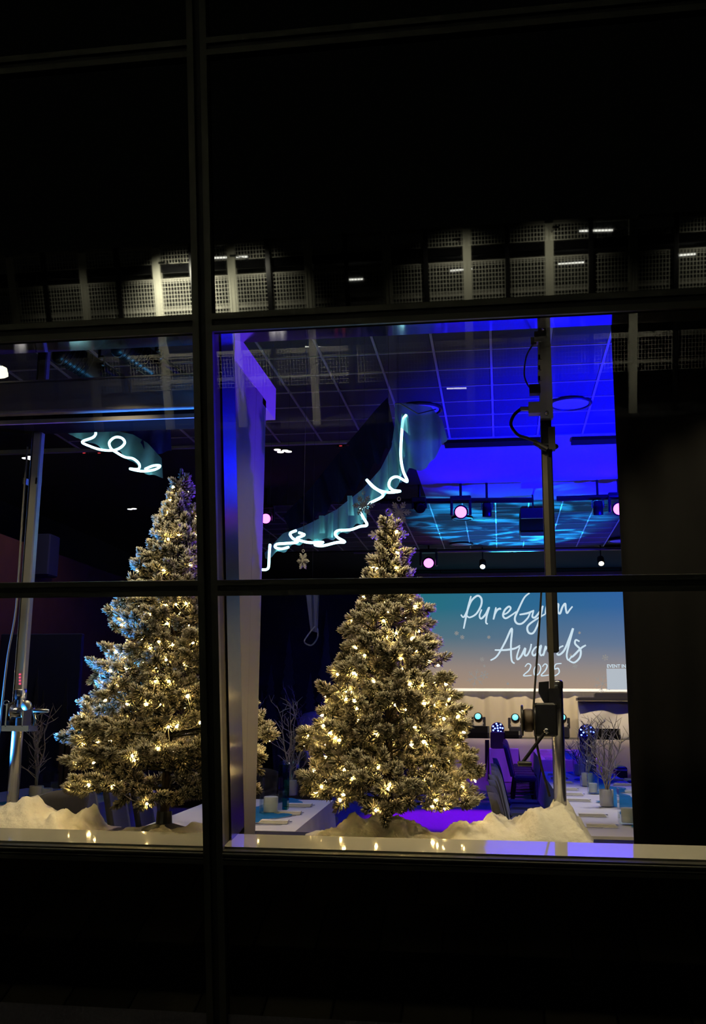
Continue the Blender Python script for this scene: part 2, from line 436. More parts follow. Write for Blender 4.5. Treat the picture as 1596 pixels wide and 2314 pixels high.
# ================================================================== CAR PARK OPPOSITE (seen mirrored in the glass)
YB = -30.0; EZ = EYE.z
cpk = thing('car_park', 'multi storey car park with wire mesh fronts and concrete beams, mirrored in the glass', 'building', (-4, YB, -.49))
colx = [-4.06 + 3.13 * k for k in range(-7, 7)]
for x in colx:
    MB().bx(x - .16, x + .16, YB - .30, YB - .02, -.49, 5.35 + EZ).build('column', 'concrete_pale', cpk)
    MB().bx(x + 1.45, x + 1.63, YB + .06, YB + .16, -.49, 5.45 + EZ).build('mesh_post', 'black_metal', cpk)
for z0, z1, k in ((4.38, 4.72, 'black'), (4.00, 4.14, 'concrete'), (2.82, 2.99, 'concrete'), (.90, 1.12, 'concrete'), (-.10, .05, 'concrete'), (5.30, 5.46, 'concrete'), (1.5, 2.3, 'black')):
    for a, b in zip(colx[:-1], colx[1:]):
        MB().bx(a + .16, b - .16, YB - .3, YB - .1, z0 + EZ, z1 + EZ).build('beam', k, cpk)
for zf in (-.49, 1.6 + EZ, 4.5 + EZ):
    MB().bx(colx[0], colx[-1], YB - 14, YB - .3, zf - .15, zf + .15).build('floor_slab', 'asphalt', cpk)
MB().bx(colx[0], colx[-1], YB - 14.2, YB - 14, -.49, 6.0 + EZ).build('rear_wall', 'asphalt', cpk)
def mesh_panel(h):
    b = MB(); nx = 25; w = 2.98
    for i in range(nx): b.bx(-w / 2 + i * w / (nx - 1) - .010, -w / 2 + i * w / (nx - 1) + .010, -.007, .007, 0, h)
    k = int(h / .15)
    for j in range(k + 1): b.bx(-w / 2, w / 2, -.016, -.004, j * h / k - .010, j * h / k + .010)
    return mesh_only(b, 'mesh_panel', 'galv')
mpan = {h: mesh_panel(h) for h in (.62, 1.55, 1.45)}
for a in colx[:-1]:
    for z, h in ((4.72, .62), (2.55, 1.55), (-.35, 1.45)):
        inst(mpan[h], 'mesh_panel', cpk, Vector((a + 1.56, YB, z + EZ)) - ORG[cpk.name])
def refl(x, y, Yp):                   # where a mirrored pixel stands on plane Yp
    d = ray(x, y); t = GLASS_Y / (d.y + TL * d.z); p = d * t
    n = Vector((0, -math.cos(LEAN), -math.sin(LEAN))); d = d.normalized(); r = d - 2 * d.dot(n) * n
    return EYE + p + r * ((Yp - p.y) / r.y)
for (xa, ya, xb, yb) in ((1318, 549, 1398, 543), (1310, 522, 1385, 520), (1534, 577, 1572, 574), (1018, 612, 1068, 608), (1262, 597, 1320, 593), (790, 632, 820, 631), (480, 583, 560, 580), (760, 596, 800, 594), (1020, 572, 1060, 569), (755, 786, 830, 788), (690, 784, 740, 785), (1010, 878, 1060, 877)):
    a, b = refl(xa, ya, YB - 1.2), refl(xb, yb, YB - 1.2)
    MB().tube([a, b], .035, 8).build('strip_light', 'tube_light', cpk)
# lamps added before the car park front to brighten its mesh
for k, (x, z, e) in enumerate(((-12.4, 3.3, 170), (-7.3, .2, 62), (5.4, .4, 14), (-1.2, 3.5, 14), (-9.6, 3.4, 26), (-17.0, 3.0, 4), (8.2, 3.4, 8), (2.3, 3.7, 12))):
    MB().cbx(x - .12, x + .12, YB + 2.3, YB + 2.42, z + EZ + 1.25, z + EZ + 1.33, .01).bx(x - .02, x + .02, YB + .1, YB + 2.3, z + EZ + 1.29, z + EZ + 1.31).build('added_mesh_lamp', 'black_metal', cpk)
    spot('mesh_fill_light', (x, YB + 2.3, z + EZ + 1.2), (x, YB - .1, z + EZ - .35), e * 42, (1, .96, .72), 102, .9, .1)
# bright street lamp seen mirrored at the far left
lp = refl(3, 845, -22)
sl = thing('street_lamp', 'street lamp with a glaring head, mirrored at the left edge', 'lamp', (lp.x, -22, -.49))
MB().tube([(lp.x, -22, -.49), (lp.x, -22, lp.z)], .05, 10).build('pole', 'black_metal', sl)
MB().lathe([(.08, 0), (.22, .05), (.20, .34), (.06, .42)], 12, (lp.x, -22, lp.z - .15)).build('lamp_head', 'flood', sl)

# ================================================================== FLOCKED CHRISTMAS TREES
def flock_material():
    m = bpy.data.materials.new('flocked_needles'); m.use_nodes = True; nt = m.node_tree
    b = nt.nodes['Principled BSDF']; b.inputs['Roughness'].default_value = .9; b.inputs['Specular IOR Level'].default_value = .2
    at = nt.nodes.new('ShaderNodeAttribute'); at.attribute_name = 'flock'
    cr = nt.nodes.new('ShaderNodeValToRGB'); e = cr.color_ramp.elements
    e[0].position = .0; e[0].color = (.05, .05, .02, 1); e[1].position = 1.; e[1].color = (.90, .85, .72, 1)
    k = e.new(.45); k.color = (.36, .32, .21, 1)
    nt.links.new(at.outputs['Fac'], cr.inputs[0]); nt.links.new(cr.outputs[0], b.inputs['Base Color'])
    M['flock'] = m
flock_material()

def tree_branch_mesh(tufts, stems, rng):
    V = []; Fc = []; A = []; nb = 0
    for (o, d, L, r, n) in tufts:
        d = d / np.linalg.norm(d); h = np.array([0, 0, 1.]) if abs(d[2]) < .9 else np.array([1., 0, 0])
        u = np.cross(d, h); u /= np.linalg.norm(u); w = np.cross(d, u)
        t = rng.random(n) ** .8; az = rng.random(n) * 2 * PI; ph = np.radians(18 + 66 * t ** 2.2) + rng.normal(0, .12, n)
        rad = np.outer(np.cos(az), u) + np.outer(np.sin(az), w)
        nd = rad * np.cos(ph)[:, None] + d * np.sin(ph)[:, None]
        ln = r * (.85 + .3 * rng.random(n))
        base = o + np.outer(t * L, d); tip = base + nd * ln[:, None]
        mid = base + nd * (ln * .68)[:, None]
        s1 = np.cross(nd, d + .01); s1 /= np.linalg.norm(s1, axis=1)[:, None] + 1e-9; s2 = np.cross(nd, s1)
        wd_ = (.0036 + .0018 * rng.random(n))[:, None]
        m0 = mid + s1 * wd_; m1 = mid + (-.5 * s1 + .866 * s2) * wd_; m2 = mid + (-.5 * s1 - .866 * s2) * wd_
        vv = np.stack([base, m0, m1, m2, tip], 1).reshape(-1, 3); V.append(vv)
        k = nb + np.arange(n)[:, None] * 5
        tri = np.array([[0, 2, 1], [0, 3, 2], [0, 1, 3], [1, 2, 4], [2, 3, 4], [3, 1, 4]])
        Fc.append((k[:, :, None] + tri[None]).reshape(-1, 3)); nb += n * 5
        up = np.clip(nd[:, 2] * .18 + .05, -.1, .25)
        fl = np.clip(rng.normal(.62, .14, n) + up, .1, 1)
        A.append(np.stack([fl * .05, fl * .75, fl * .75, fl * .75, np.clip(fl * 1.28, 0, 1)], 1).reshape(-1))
    for p, q, ra, rb in stems:
        d = (q - p); d /= np.linalg.norm(d); h = np.array([0, 0, 1.]) if abs(d[2]) < .9 else np.array([1., 0, 0])
        u = np.cross(d, h); u /= np.linalg.norm(u); w = np.cross(d, u)
        an = [0, 2.094, 4.189]
        vv = np.array([p + (u * math.cos(a) + w * math.sin(a)) * ra for a in an] + [q + (u * math.cos(a) + w * math.sin(a)) * rb for a in an])
        V.append(vv); Fc.append(np.array([[0, 1, 4], [0, 4, 3], [1, 2, 5], [1, 5, 4], [2, 0, 3], [2, 3, 5]]) + nb); nb += 6; A.append(np.full(6, .05))
    V = np.concatenate(V); Fc = np.concatenate(Fc); A = np.concatenate(A)
    me = bpy.data.meshes.new('branch'); me.vertices.add(len(V)); me.vertices.foreach_set('co', V.astype(np.float32).ravel())
    me.loops.add(len(Fc) * 3); me.loops.foreach_set('vertex_index', Fc.astype(np.int32).ravel())
    me.polygons.add(len(Fc)); me.polygons.foreach_set('loop_start', np.arange(0, len(Fc) * 3, 3, dtype=np.int32))
    me.update(calc_edges=True)
    a = me.attributes.new('flock', 'FLOAT', 'POINT'); a.data.foreach_set('value', A.astype(np.float32))
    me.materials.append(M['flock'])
    return me

bulb_me = mesh_only(MB().lathe([(.0015, -.010), (.0062, -.004), (.0066, .003), (.004, .010), (.0008, .015)], 6), 'bulb', 'bulb', True)
cap_me = mesh_only(MB().lathe([(.005, -.022), (.0055, -.006)], 6), 'bulb_cap', 'cable_pale')

def make_tree(X, Y, zb, h, R, seed, label, lights_label, nbulb, lean=0.):
    rng = np.random.default_rng(seed); rr = random.Random(seed)
    root = thing('christmas_tree', label, 'christmas tree', (X, Y, zb))
    MB().tube([(0, 0, 0), (lean * .5, 0, h * .5), (lean, 0, h * .97)], [.030, .022, .006], 8).build('trunk', 'bark', root, local=True)
    MB().lathe([(.16, 0), (.15, .02), (.05, .05), (.045, .12)], 14).build('stand', 'black_metal', root, local=True)
    alltufts = []
    nt = 20
    for i in range(nt):
        fr = .150 + .805 * (i / (nt - 1)) ** .93
        r = R * min(1.0, 1.13 * (1 - fr) + .02) * (.80 if i == 0 else 1)
        nb = max(3, int(4 + 9.5 * r / .68))
        ph0 = rr.random() * 2 * PI
        for b in range(nb):
            az = ph0 + 2 * PI * b / nb + rr.uniform(-.16, .16)
            el = math.radians(lerp(3, 42, fr ** 1.4) + rr.uniform(-7, 7))
            L = max(.06, r * rr.uniform(.82, 1.08))
            dirn = np.array([math.cos(az) * math.cos(el), math.sin(az) * math.cos(el), math.sin(el)])
            o = np.array([lean * fr, 0, h * (fr - .05 * (1 - fr)) + rr.uniform(-.02, .02)])
            if X + math.cos(az) * L > -1.70 and X < -1.7 and Y + math.sin(az) * L < 5.86 and math.sin(az) < 0: L *= .55
            side = np.array([-math.sin(az), math.cos(az), 0.])
            tufts = []; stems = [(o, o + dirn * L * .95, .007, .003)]
            def tf(p, d, Lt, n=100):
                d = np.array(d) + rng.normal(0, .12, 3); rt = rr.uniform(.040, .054)
                tufts.append((p, d, Lt, rt, n)); alltufts.append((p + d / np.linalg.norm(d) * Lt * .55, d / np.linalg.norm(d), p, az))
            tf(o + dirn * (L - .05), dirn + np.array([0, 0, .15]), rr.uniform(.06, .09), 115)
            s = L - .07; k = 0
            while s > max(.06, L * .30) and k < 5:
                for sg in (-1, 1):
                    sl_ = min(.17, .10 + .2 * (L - s)) * rr.uniform(.7, 1.1) * (1 if L > .2 else .55)
                    ds = dirn * .72 + side * sg * rr.uniform(.5, .85) + np.array([0, 0, rr.uniform(-.12, .32)])
                    ds /= np.linalg.norm(ds); p = o + dirn * s
                    stems.append((p, p + ds * sl_, .004, .002))
                    tf(p + ds * sl_ * .45, ds, sl_ * .55 + .02, 95)
                if rr.random() < .55:
                    ds = dirn * .6 + np.array([0, 0, rr.choice((.7, .7, -.5))]); ds /= np.linalg.norm(ds)
                    tf(o + dirn * s + ds * .03, ds, rr.uniform(.06, .09), 85)
                s -= rr.uniform(.12, .16); k += 1
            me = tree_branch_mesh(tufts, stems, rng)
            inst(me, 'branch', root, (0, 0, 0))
    # leader at the very top
    top = np.array([lean, 0, h * .90]); tt = []
    for k in range(3): tt.append((top + np.array([rr.uniform(-.008, .008), rr.uniform(-.008, .008), h * .036 * k]), np.array([rr.uniform(-.2, .2), 0, 1.]), .085, .032, 120))
    for k in range(5):
        a = k * 2 * PI / 5 + .4; d = np.array([math.cos(a), math.sin(a), .75])
        tt.append((top + np.array([0, 0, -.03 - .02 * k]), d, .10, .032, 110))
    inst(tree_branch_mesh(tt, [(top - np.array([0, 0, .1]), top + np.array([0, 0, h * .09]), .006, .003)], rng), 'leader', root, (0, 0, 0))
    # string of warm bulbs wound round the tree
    sroot = thing('string_lights', lights_label, 'string lights', (X, Y, zb))
    cand = [t for t in alltufts if math.hypot(t[0][0] - lean * t[0][2] / h, t[0][1]) > .60 * R * min(1, 1.13 * (1 - t[0][2] / h) + .02)]
    rr.shuffle(cand); chosen = []
    for c in cand:
        if all(np.linalg.norm(c[0] - q[0]) > .07 for q in chosen): chosen.append(c)
        if len(chosen) >= nbulb: break
    chosen.sort(key=lambda c: c[0][2]); pos = []
    for c in chosen:
        outw = np.array([math.cos(c[3]), math.sin(c[3]), .1]); d = c[1]
        u = outw - d * outw.dot(d); u /= np.linalg.norm(u) + 1e-6
        p = c[0] + u * .026 + np.array([0, 0, rr.uniform(-.02, .01)])
        dd = u + d * .5 + np.array([rr.uniform(-.5, .5), rr.uniform(-.5, .5), rr.uniform(-.4, .6)])
        q = Vector(dd).to_track_quat('Z', 'Y').to_euler()
        inst(cap_me, 'bulb_cap', inst(bulb_me, 'bulb', sroot, p, q), (0, 0, 0)); pos.append(Vector(p))
    # wire: nearest-neighbour runs, dipping into the tree
    left = pos[:]; cur_ = left.pop(0); path = [cur_]
    while left:
        left.sort(key=lambda q: (q - cur_).length + 2.0 * max(0, q.z - cur_.z - .12)); nx = left.pop(0)
        path.append(nx); cur_ = nx
    wire = []
    for a, b in zip(path[:-1], path[1:]):
        mid = (a + b) / 2; ax = Vector((lean * mid.z / h, 0, mid.z)); pull = .06 if (a - b).length < .3 else .3
        wire += [a - (a - Vector((0, 0, a.z))).normalized() * .02, lerp(mid, ax, pull) - Vector((0, 0, .03))]
    MB().tube(catmull(wire, 3), .0018, 4).build('wire', 'cable_pale', sroot, local=True)
    return root

TZ = .78
make_tree(-2.045, 6.02, TZ, P(397, 1076, 6.02).z - TZ, .70, 3, 'taller snow flocked christmas tree with bluish left flank, left of the column', 'warm white string lights wound round the taller left tree', 215, lean=.02)
make_tree(P(876, 1875, 6.0).x, 6.0, TZ, P(888, 1182, 6.0).z - TZ, .575, 11, 'shorter snow flocked christmas tree standing between the column and the projection screen', 'warm white string lights wound round the shorter middle tree', 195, lean=.02)

# ================================================================== FAKE SNOW BATTING
def snow(name, label, ridge, y0, y1, seed, yr=5.98):
    """ridge: list of pixels along the crest"""
    pts = [P(x, y, yr) for x, y in ridge]; xs = [p.x for p in pts]; zs = [p.z for p in pts]
    r2 = random.Random(seed); ph = [r2.uniform(0, 6) for _ in range(8)]
    xa, xb = xs[0], xs[-1]; nx = int((xb - xa) / .018) + 2; ny = 26
    def fn(u, v):
        x = lerp(xa, xb, u); y = lerp(y0, y1, v); top = max(interp(xs, zs, x), TZ + .004)
        vc = (yr - y0) / (y1 - y0)
        s_ = (v / vc) if v < vc else (1 - v) / (1 - vc)
        prof = math.sin(min(1, max(0, s_)) * PI / 2) ** .8
        n = .020 * math.sin(x * 31 + ph[0] + 4 * v) + .016 * math.sin(x * 17 - v * 9 + ph[1]) + .011 * math.sin(x * 67 + v * 23 + ph[2]) + .006 * math.sin(x * 131 - v * 41 + ph[5])
        return Vector((x + .012 * math.sin(v * 11 + ph[3]), y + .015 * math.sin(x * 23 + ph[4]), TZ + (top - TZ) * prof + n * prof * min(1, (top - TZ) / .06)))
    b = MB(); b.grid(fn, nx, ny, (0, 0, -.012))
    return tag(b.build(name, 'snow', smooth=True), label, 'fake snow')
snow('snow_batting', 'big mound of white wadding snow at the foot of the left lifting stand', [(-120, 1850), (-60, 1835), (0, 1828), (25, 1818), (45, 1805), (75, 1812), (100, 1826), (130, 1838), (160, 1834), (185, 1834), (200, 1828), (212, 1850), (228, 1876), (240, 1886)], 5.70, 6.24, 1)
snow('snow_batting', 'low white wadding snow round the foot of the taller left tree', [(262, 1886), (300, 1874), (325, 1868), (345, 1872), (360, 1866), (400, 1868), (430, 1866), (470, 1870), (520, 1874), (560, 1884)], 5.70, 6.20, 2)
snow('snow_batting', 'white wadding snow heaped round the foot of the shorter middle tree', [(690, 1888), (740, 1876), (775, 1862), (800, 1852), (830, 1850), (842, 1834), (858, 1838), (872, 1862), (888, 1856), (905, 1846), (925, 1856), (945, 1874), (985, 1884), (1000, 1888)], 5.70, 6.22, 3)
snow('snow_batting', 'large crumpled white wadding snow draped over the right lifting stand feet', [(985, 1888), (1005, 1878), (1040, 1862), (1075, 1854), (1110, 1852), (1150, 1852), (1180, 1846), (1195, 1834), (1215, 1826), (1235, 1826), (1250, 1814), (1262, 1815), (1285, 1826), (1310, 1848), (1325, 1872), (1340, 1900)], 5.70, 6.30, 4)

# ================================================================== LIFTING STANDS WITH WINCHES
def vbox(b, x0, y0, x1, y1, Y, d):    # upright box seen between two pixels, d deep
    a, c = P(x0, y1, Y), P(x1, y0, Y); b.bx(a.x, c.x, Y - d / 2, Y + d / 2, a.z, c.z); return b
YS = 5.98
px = P(1258, 1700, YS).x
st = thing('lifting_stand', 'tall black lifting stand with winch and power strip in front of the screen', 'stand', (px, YS, TZ))
MB().cbx(px - .033, px + .033, YS - .033, YS + .033, 1.85, 3.95, .008).build('mast', 'black_metal', st)
MB().cbx(px - .029, px + .001, YS - .037, YS - .033, 1.6, 3.05, .001).build('mast_rail', 'rail_dark', st)
MB().lathe([(.036, 0), (.036, .86), (.039, .87), (.039, .90), (.030, .91)], 20, (px + .012, YS, TZ)).build('lower_tube', 'steel', st, True)
for a in (0.4, 2.5, 4.6):
    MB().tube([(px, YS, TZ + .16), (px + .19 * math.cos(a), YS + .19 * math.sin(a), TZ + .02)], .012, 8).build('foot', 'steel', st)
wn = MB(); c = P(1215, 1628, YS)
MB().cbx(c.x - .02, c.x + .11, YS - .09, YS + .03, c.z - .09, c.z + .10, .01).build('winch_housing', 'black_metal', st)
ry = Matrix.Rotation(PI / 2, 4, 'Y')
dr = MB().lathe([(.085, 0), (.088, .004), (.088, .012), (.06, .014), (.055, .07), (.088, .072), (.088, .085)], 24, (c.x - .095, YS - .04, c.z), ry).build('winch_drum', 'black_metal', st, True)
MB().lathe([(.064, .018), (.066, .03), (.066, .055), (.064, .066)], 24, (c.x - .095, YS - .04, c.z), ry).build('rope', 'barwood', dr, True)
a, b_ = P(1230, 1658, YS - .12), P(1182, 1722, YS - .12)
cr_ = MB().tube([a, b_], .010, 8).build('crank_arm', 'black_metal', st)
MB().lathe([(.012, -.035), (.015, -.03), (.015, .04), (.012, .045)], 12, P(1184, 1726, YS - .13), ry).build('crank_grip', 'black_plastic', cr_, True)
MB().lathe([(.014, -.02), (.018, -.015), (.018, .02), (.012, .03)], 12, P(1235, 1652, YS - .10), Matrix.Rotation(PI / 2, 4, 'X')).build('crank_hub', 'steel', st, True)
b = MB(); a, c = P(1222, 1548, YS - .03), P(1240, 1600, YS - .03)
b.prism([(P(1218, 1542, YS).x, P(1218, 1542, YS).z), (P(1240, 1540, YS).x, P(1240, 1540, YS).z), (P(1240, 1592, YS).x, P(1240, 1592, YS).z), (P(1232, 1592, YS).x, P(1232, 1592, YS).z), (P(1217, 1566, YS).x, P(1217, 1566, YS).z)], YS - .06, YS + .02, lambda a, b, d: Vector((a, d, b)))
b.build('pulley_bracket', 'black_metal', st)
MB().tube(catmull([P(1224, 1330, YS - .06), P(1220, 1400, YS - .06), P(1213, 1500, YS - .06), P(1208, 1570, YS - .07), P(1205, 1620, YS - .08)], 5), .006, 8).build('hoist_cable', 'cable', st)
MB().tube(catmull([P(1208, 1640, YS - .08), P(1215, 1690, YS - .06), P(1226, 1740, YS - .06), P(1243, 1800, YS - .05)], 5), .007, 8).build('loose_cable', 'cable', st)
b = MB(); vbox(b, 1240, 1556, 1264, 1600, YS - .03, .09); b.build('sleeve', 'black_metal', st)
# power strip clamped near the top
ps = thing('power_strip', 'grey aluminium power strip with sockets clamped to the right lifting stand', 'power strip', (px, YS - .06, P(1230, 955, YS).z))
b = MB(); vbox(b, 1222, 738, 1243, 948, YS - .07, .05); b.build('body', 'alu', ps)
for yy in (806, 830, 854):
    b = MB(); vbox(b, 1216, yy - 11, 1224, yy + 9, YS - .075, .05); so = b.build('socket', 'alu', ps)
    b = MB(); vbox(b, 1217, yy - 4, 1221, yy + 4, YS - .105, .012); b.build('socket_hole', 'black', so)
b = MB(); vbox(b, 1208, 752, 1222, 776, YS - .07, .06); b.build('connector', 'alu', ps)
b = MB(); vbox(b, 1200, 764, 1212, 780, YS - .075, .04); b.build('plug_nose', 'black_plastic', ps)
b = MB(); vbox(b, 1197, 871, 1221, 892, YS - .07, .06); b.build('plug', 'black_plastic', ps)
MB().tube(catmull([P(1205, 778, YS - .08), P(1190, 805, YS - .09), P(1185, 845, YS - .09), P(1192, 868, YS - .09), P(1202, 880, YS - .08)], 6), .005, 8).build('lead', 'cable_grey', ps)
b = MB(); vbox(b, 1195, 911, 1224, 937, YS - .07, .07); b.build('inlet_box', 'alu', ps)
MB().tube([P(1195, 924, YS - .07), P(1176, 924, YS - .07)], .014, 10).build('gland', 'alu', ps)
MB().tube(catmull([P(1178, 924, YS - .07), P(1162, 938, YS - .08), P(1155, 960, YS - .09), P(1170, 982, YS - .09), P(1192, 990, YS - .08), P(1212, 998, YS - .06)], 6), .010, 8).build('feed_cable', 'cable', ps)
for (x, y) in ((1228, 745), (1236, 935)):
    b = MB(); b.lathe([(.010, -.02), (.013, 0), (.010, .03)], 10, P(x, y, YS - .1), Matrix.Rotation(PI / 2, 4, 'X')); b.build('clamp_bolt', 'steel', ps, True)
b = MB(); vbox(b, 1213, 708, 1239, 730, YS, .10); b.build('head_plate', 'alu', st)
cl = thing('clamp', 'black hook clamp gripping the right stand below the power strip', 'clamp', P(1238, 1030, YS))
b = MB(); vbox(b, 1240, 967, 1254, 1018, YS - .04, .06); b.build('jaw', 'black_plastic', cl)
b = MB(); b.tube([P(1240, 1010, YS) + Vector((.05 * math.cos(t), .05 * math.sin(t), 0)) for t in np.linspace(0, 2 * PI, 16)[:-1]], .012, 8, True); b.build('collar', 'black_plastic', cl)
b = MB(); b.tube([P(1208, 1000, YS - .04), P(1238, 1016, YS - .05)], .018, 10); b.build('handle', 'black_plastic', cl)
# a sheen tape loop hanging on the clamp
# left stand
px2 = P(35, 1720, YS).x
s2 = thing('lifting_stand', 'grey lifting stand with chrome winch at the far left, lit cyan', 'stand', (px2, YS, TZ))
MB().cbx(px2 - .030, px2 + .030, YS - .03, YS + .03, 1.40, 3.97, .008).build('mast', 'alu', s2)
MB().cbx(px2 - .033, px2 - .030, YS - .036, YS + .03, 1.40, 3.97, .001).build('mast_edge', 'steel', s2)
b = MB()
for k in range(4): b = MB(); q = P(45, 1524 + k * 7, YS - .034); b.bx(q.x - .006, q.x + .006, q.y - .002, q.y + .002, q.z - .006, q.z + .006).build('red_mark', 'red_led', s2)
MB().lathe([(.036, 0), (.036, .78), (.040, .79), (.040, .84), (.03, .85)], 20, (px2, YS, TZ)).build('lower_tube', 'steel', s2, True)
for a in (0.2, 2.3, 4.4):
    MB().tube([(px2, YS, TZ + .16), (px2 + .19 * math.cos(a), YS + .19 * math.sin(a), TZ + .02)], .012, 8).build('foot', 'steel', s2)
b = MB(); vbox(b, 14, 1640, 75, 1652, YS - .04, .13); b.build('winch_base', 'steel', s2)
b = MB(); vbox(b, 20, 1590, 27, 1642, YS - .05, .11); b.build('side_plate', 'steel', s2)
b = MB(); vbox(b, 58, 1592, 64, 1642, YS - .05, .11); b.build('side_plate', 'steel', s2)
c = P(42, 1610, YS - .06)
MB().lathe([(.05, -.04), (.05, -.035), (.034, -.03), (.034, .035), (.05, .04), (.05, .045)], 20, c, ry).build('winch_drum', 'steel', s2, True)
MB().lathe([(.03, -.01), (.032, 0), (.03, .012)], 16, P(60, 1594, YS - .1), Matrix.Rotation(PI / 2, 4, 'X')).build('gear', 'alu', s2, True)
b = MB().tube([P(77, 1640, YS - .1), P(80, 1625, YS - .1), P(74, 1604, YS - .1), P(78, 1602, YS - .1)], .007, 8).build('crank_arm', 'steel', s2)
MB().lathe([(.011, 0), (.013, .005), (.013, .09), (.010, .10)], 12, P(76, 1606, YS - .1), ry).build('crank_grip', 'steel', b, True)
MB().tube([P(14, 1588, YS - .05) + Vector((.018 * math.cos(t), 0, .014 * math.sin(t))) for t in np.linspace(0, 2 * PI, 14)[:-1]], .004, 6, True).build('pin_ring', 'steel', s2)
MB().tube([P(20, 1590, YS - .05), P(34, 1586, YS - .05)], .006, 8).build('locking_pin', 'steel', s2)
MB().tube(catmull([P(62, 1010, YS - .05), P(52, 1150, YS - .05), P(40, 1330, YS - .05), P(33, 1400, YS - .06), P(18, 1480, YS - .06), P(6, 1580, YS - .06), P(-4, 1680, YS - .05)], 5), .007, 8).build('hanging_cable', 'cable_grey', s2)
b = MB(); vbox(b, 56, 1082, 62, 1096, YS, .06); vbox(b, 84, 1082, 90, 1096, YS, .06); b.build('collar_bolt', 'steel', s2)

# ================================================================== BLACK SPOT CANS, top left above the beam
def par_can(label, pa, pb, Ya, Yb, r):
    a, b_ = P(*pa, Ya), P(*pb, Yb); t = thing('stage_spotlight', label, 'stage light', a, 'black spotlights above the left beam')
    d = (b_ - a); L = d.length; q = d.to_track_quat('Z', 'Y').to_matrix().to_4x4()
    MB().lathe([(r * .6, 0), (r * .95, .02), (r, .05), (r, L * .55), (r * 1.04, L * .56), (r * 1.04, L * .60), (r * .96, L * .61), (r * .96, L), (r * .86, L), (r * .84, L * .9)], 24, a, q).build('can', 'black_metal', t, True)
    for k in range(6): 
        f = .10 + k * .06; MB().lathe([(r * 1.0, L * f), (r * 1.03, L * f + .004), (r * 1.03, L * f + .012), (r * 1.0, L * f + .016)], 24, a, q).build('cooling_fin', 'black_metal', t, True)
    mid = a + d * .56; yk = [mid + Vector((0, 0, .02)) + q.to_3x3() @ Vector((r * 1.15 * math.cos(w), r * 1.15 * math.sin(w), 0)) for w in np.linspace(0, PI, 12)]
    MB().tube(yk, .010, 6).build('yoke', 'alu', t)
    MB().tube([yk[5], Vector((yk[5].x, yk[5].y, CZ + .01))], .012, 8).build('hook', 'black_metal', t)
    MB().tube(catmull([a + Vector((.0, 0, .04)), a + Vector((.07, -.02, -.06)), a + Vector((.03, .02, -.12)), a + Vector((-.05, .05, -.06)), a + Vector((-.04, .05, .12))], 5), .005, 6).build('lead', 'cable_grey', t)
    MB().lathe([(r * .8, L * .92), (r * .8, L * .925)], 20, a, q).build('lens', 'black_plastic', t)
par_can('black spotlight can nearest the mullion, above the left beam', (262, 770), (408, 866), 6.5, 6.95, .095)
par_can('black spotlight can farther left above the beam, half in shadow', (128, 786), (282, 880), 6.5, 6.95, .095)
tag(MB().tube([P(20, 735, 6.8), P(440, 712, 6.8)], .025, 10).build('lighting_bar', 'black_metal'), 'black bar carrying the two spotlight cans at top left', 'bar')

# ================================================================== NEON TUBES AND HANGING CLOTH
def c7(x, y): return (460 + x / 3.192, 1080 + y / 3.192)
def c6(x, y): return (460 + x / 3.192, 700 + y / 3.192)
def c3(x, y): return (x / 3.325, 720 + y / 3.325)
YN = 9.0
def neon(label, pts, Yf, parent_thing, r=.0128):
    out = []
    for i, p in enumerate(pts): out.append(P(p[0], p[1], Yf + .10 * math.sin(i * 1.1)))
    MB().tube(catmull(out, 6), r, 8).build('neon_tube', 'neon', parent_thing, True)
    MB().tube([out[len(out) // 2], Vector((out[len(out) // 2].x, out[len(out) // 2].y, CZ + .012))], .0012, 4).build('hanging_wire', 'cable', parent_thing)
nr = thing('neon_swirl', 'glowing white blue neon tube curling along the hanging cloth in the middle window', 'neon light', P(780, 1250, YN))
neon('', [c7(*p) for p in ((425, 662), (455, 660), (470, 640), (474, 560), (480, 480))], YN, nr)
neon('', [c7(*p) for p in ((612, 500), (560, 512), (518, 500), (530, 478), (600, 472), (678, 462), (640, 432), (626, 400), (668, 380))], YN, nr)
neon('', [c7(*p) for p in ((690, 395), (728, 410), (690, 428), (676, 436), (700, 452), (765, 466), (862, 464), (800, 480), (856, 490), (960, 466), (1020, 462), (972, 432), (950, 404), (972, 380), (1060, 374), (1130, 350), (1180, 338), (1150, 280), (1132, 230), (1200, 182), (1297, 124), (1222, 64), (1176, 12))], YN, nr)
neon('', [c7(*p) for p in ((1176, 12), (1250, 80), (1330, 104), (1418, 96), (1368, 88), (1338, 56), (1352, 8), (1400, -8), (1470, 26))] + [c6(*p) for p in ((1440, 1160), (1424, 1060), (1428, 930), (1440, 800), (1462, 760))], YN, nr)
def sheet(name, label, cat, top, bot, Yf, amp, nf, mt, nu=60, nv=14, group=None, parent=None, scal=0):
    """cloth hung between two pixel polylines, folded in depth"""
    def par(pl):
        L = [0]
        for a, b in zip(pl[:-1], pl[1:]): L.append(L[-1] + math.hypot(b[0] - a[0], b[1] - a[1]))
        L = [x / L[-1] for x in L]; return lambda u: (interp(L, [p[0] for p in pl], u), interp(L, [p[1] for p in pl], u))
    ft, fb = par(top), par(bot)
    def fn(u, v):
        a, b = ft(u), fb(u); x, y = lerp(a[0], b[0], v), lerp(a[1], b[1], v) + scal * v * math.sin(u * nf * 2 * PI * 1.3)
        yy = Yf + amp * math.sin(u * nf * 2 * PI + 1.3 * v) * (.35 + .65 * v) + .25 * (1 - v)
        return P(x, y, yy)
    b = MB(); b.grid(fn, nu, nv)
    o = b.build(name, mt, parent, True)
    if label: tag(o, label, cat, group)
    return o
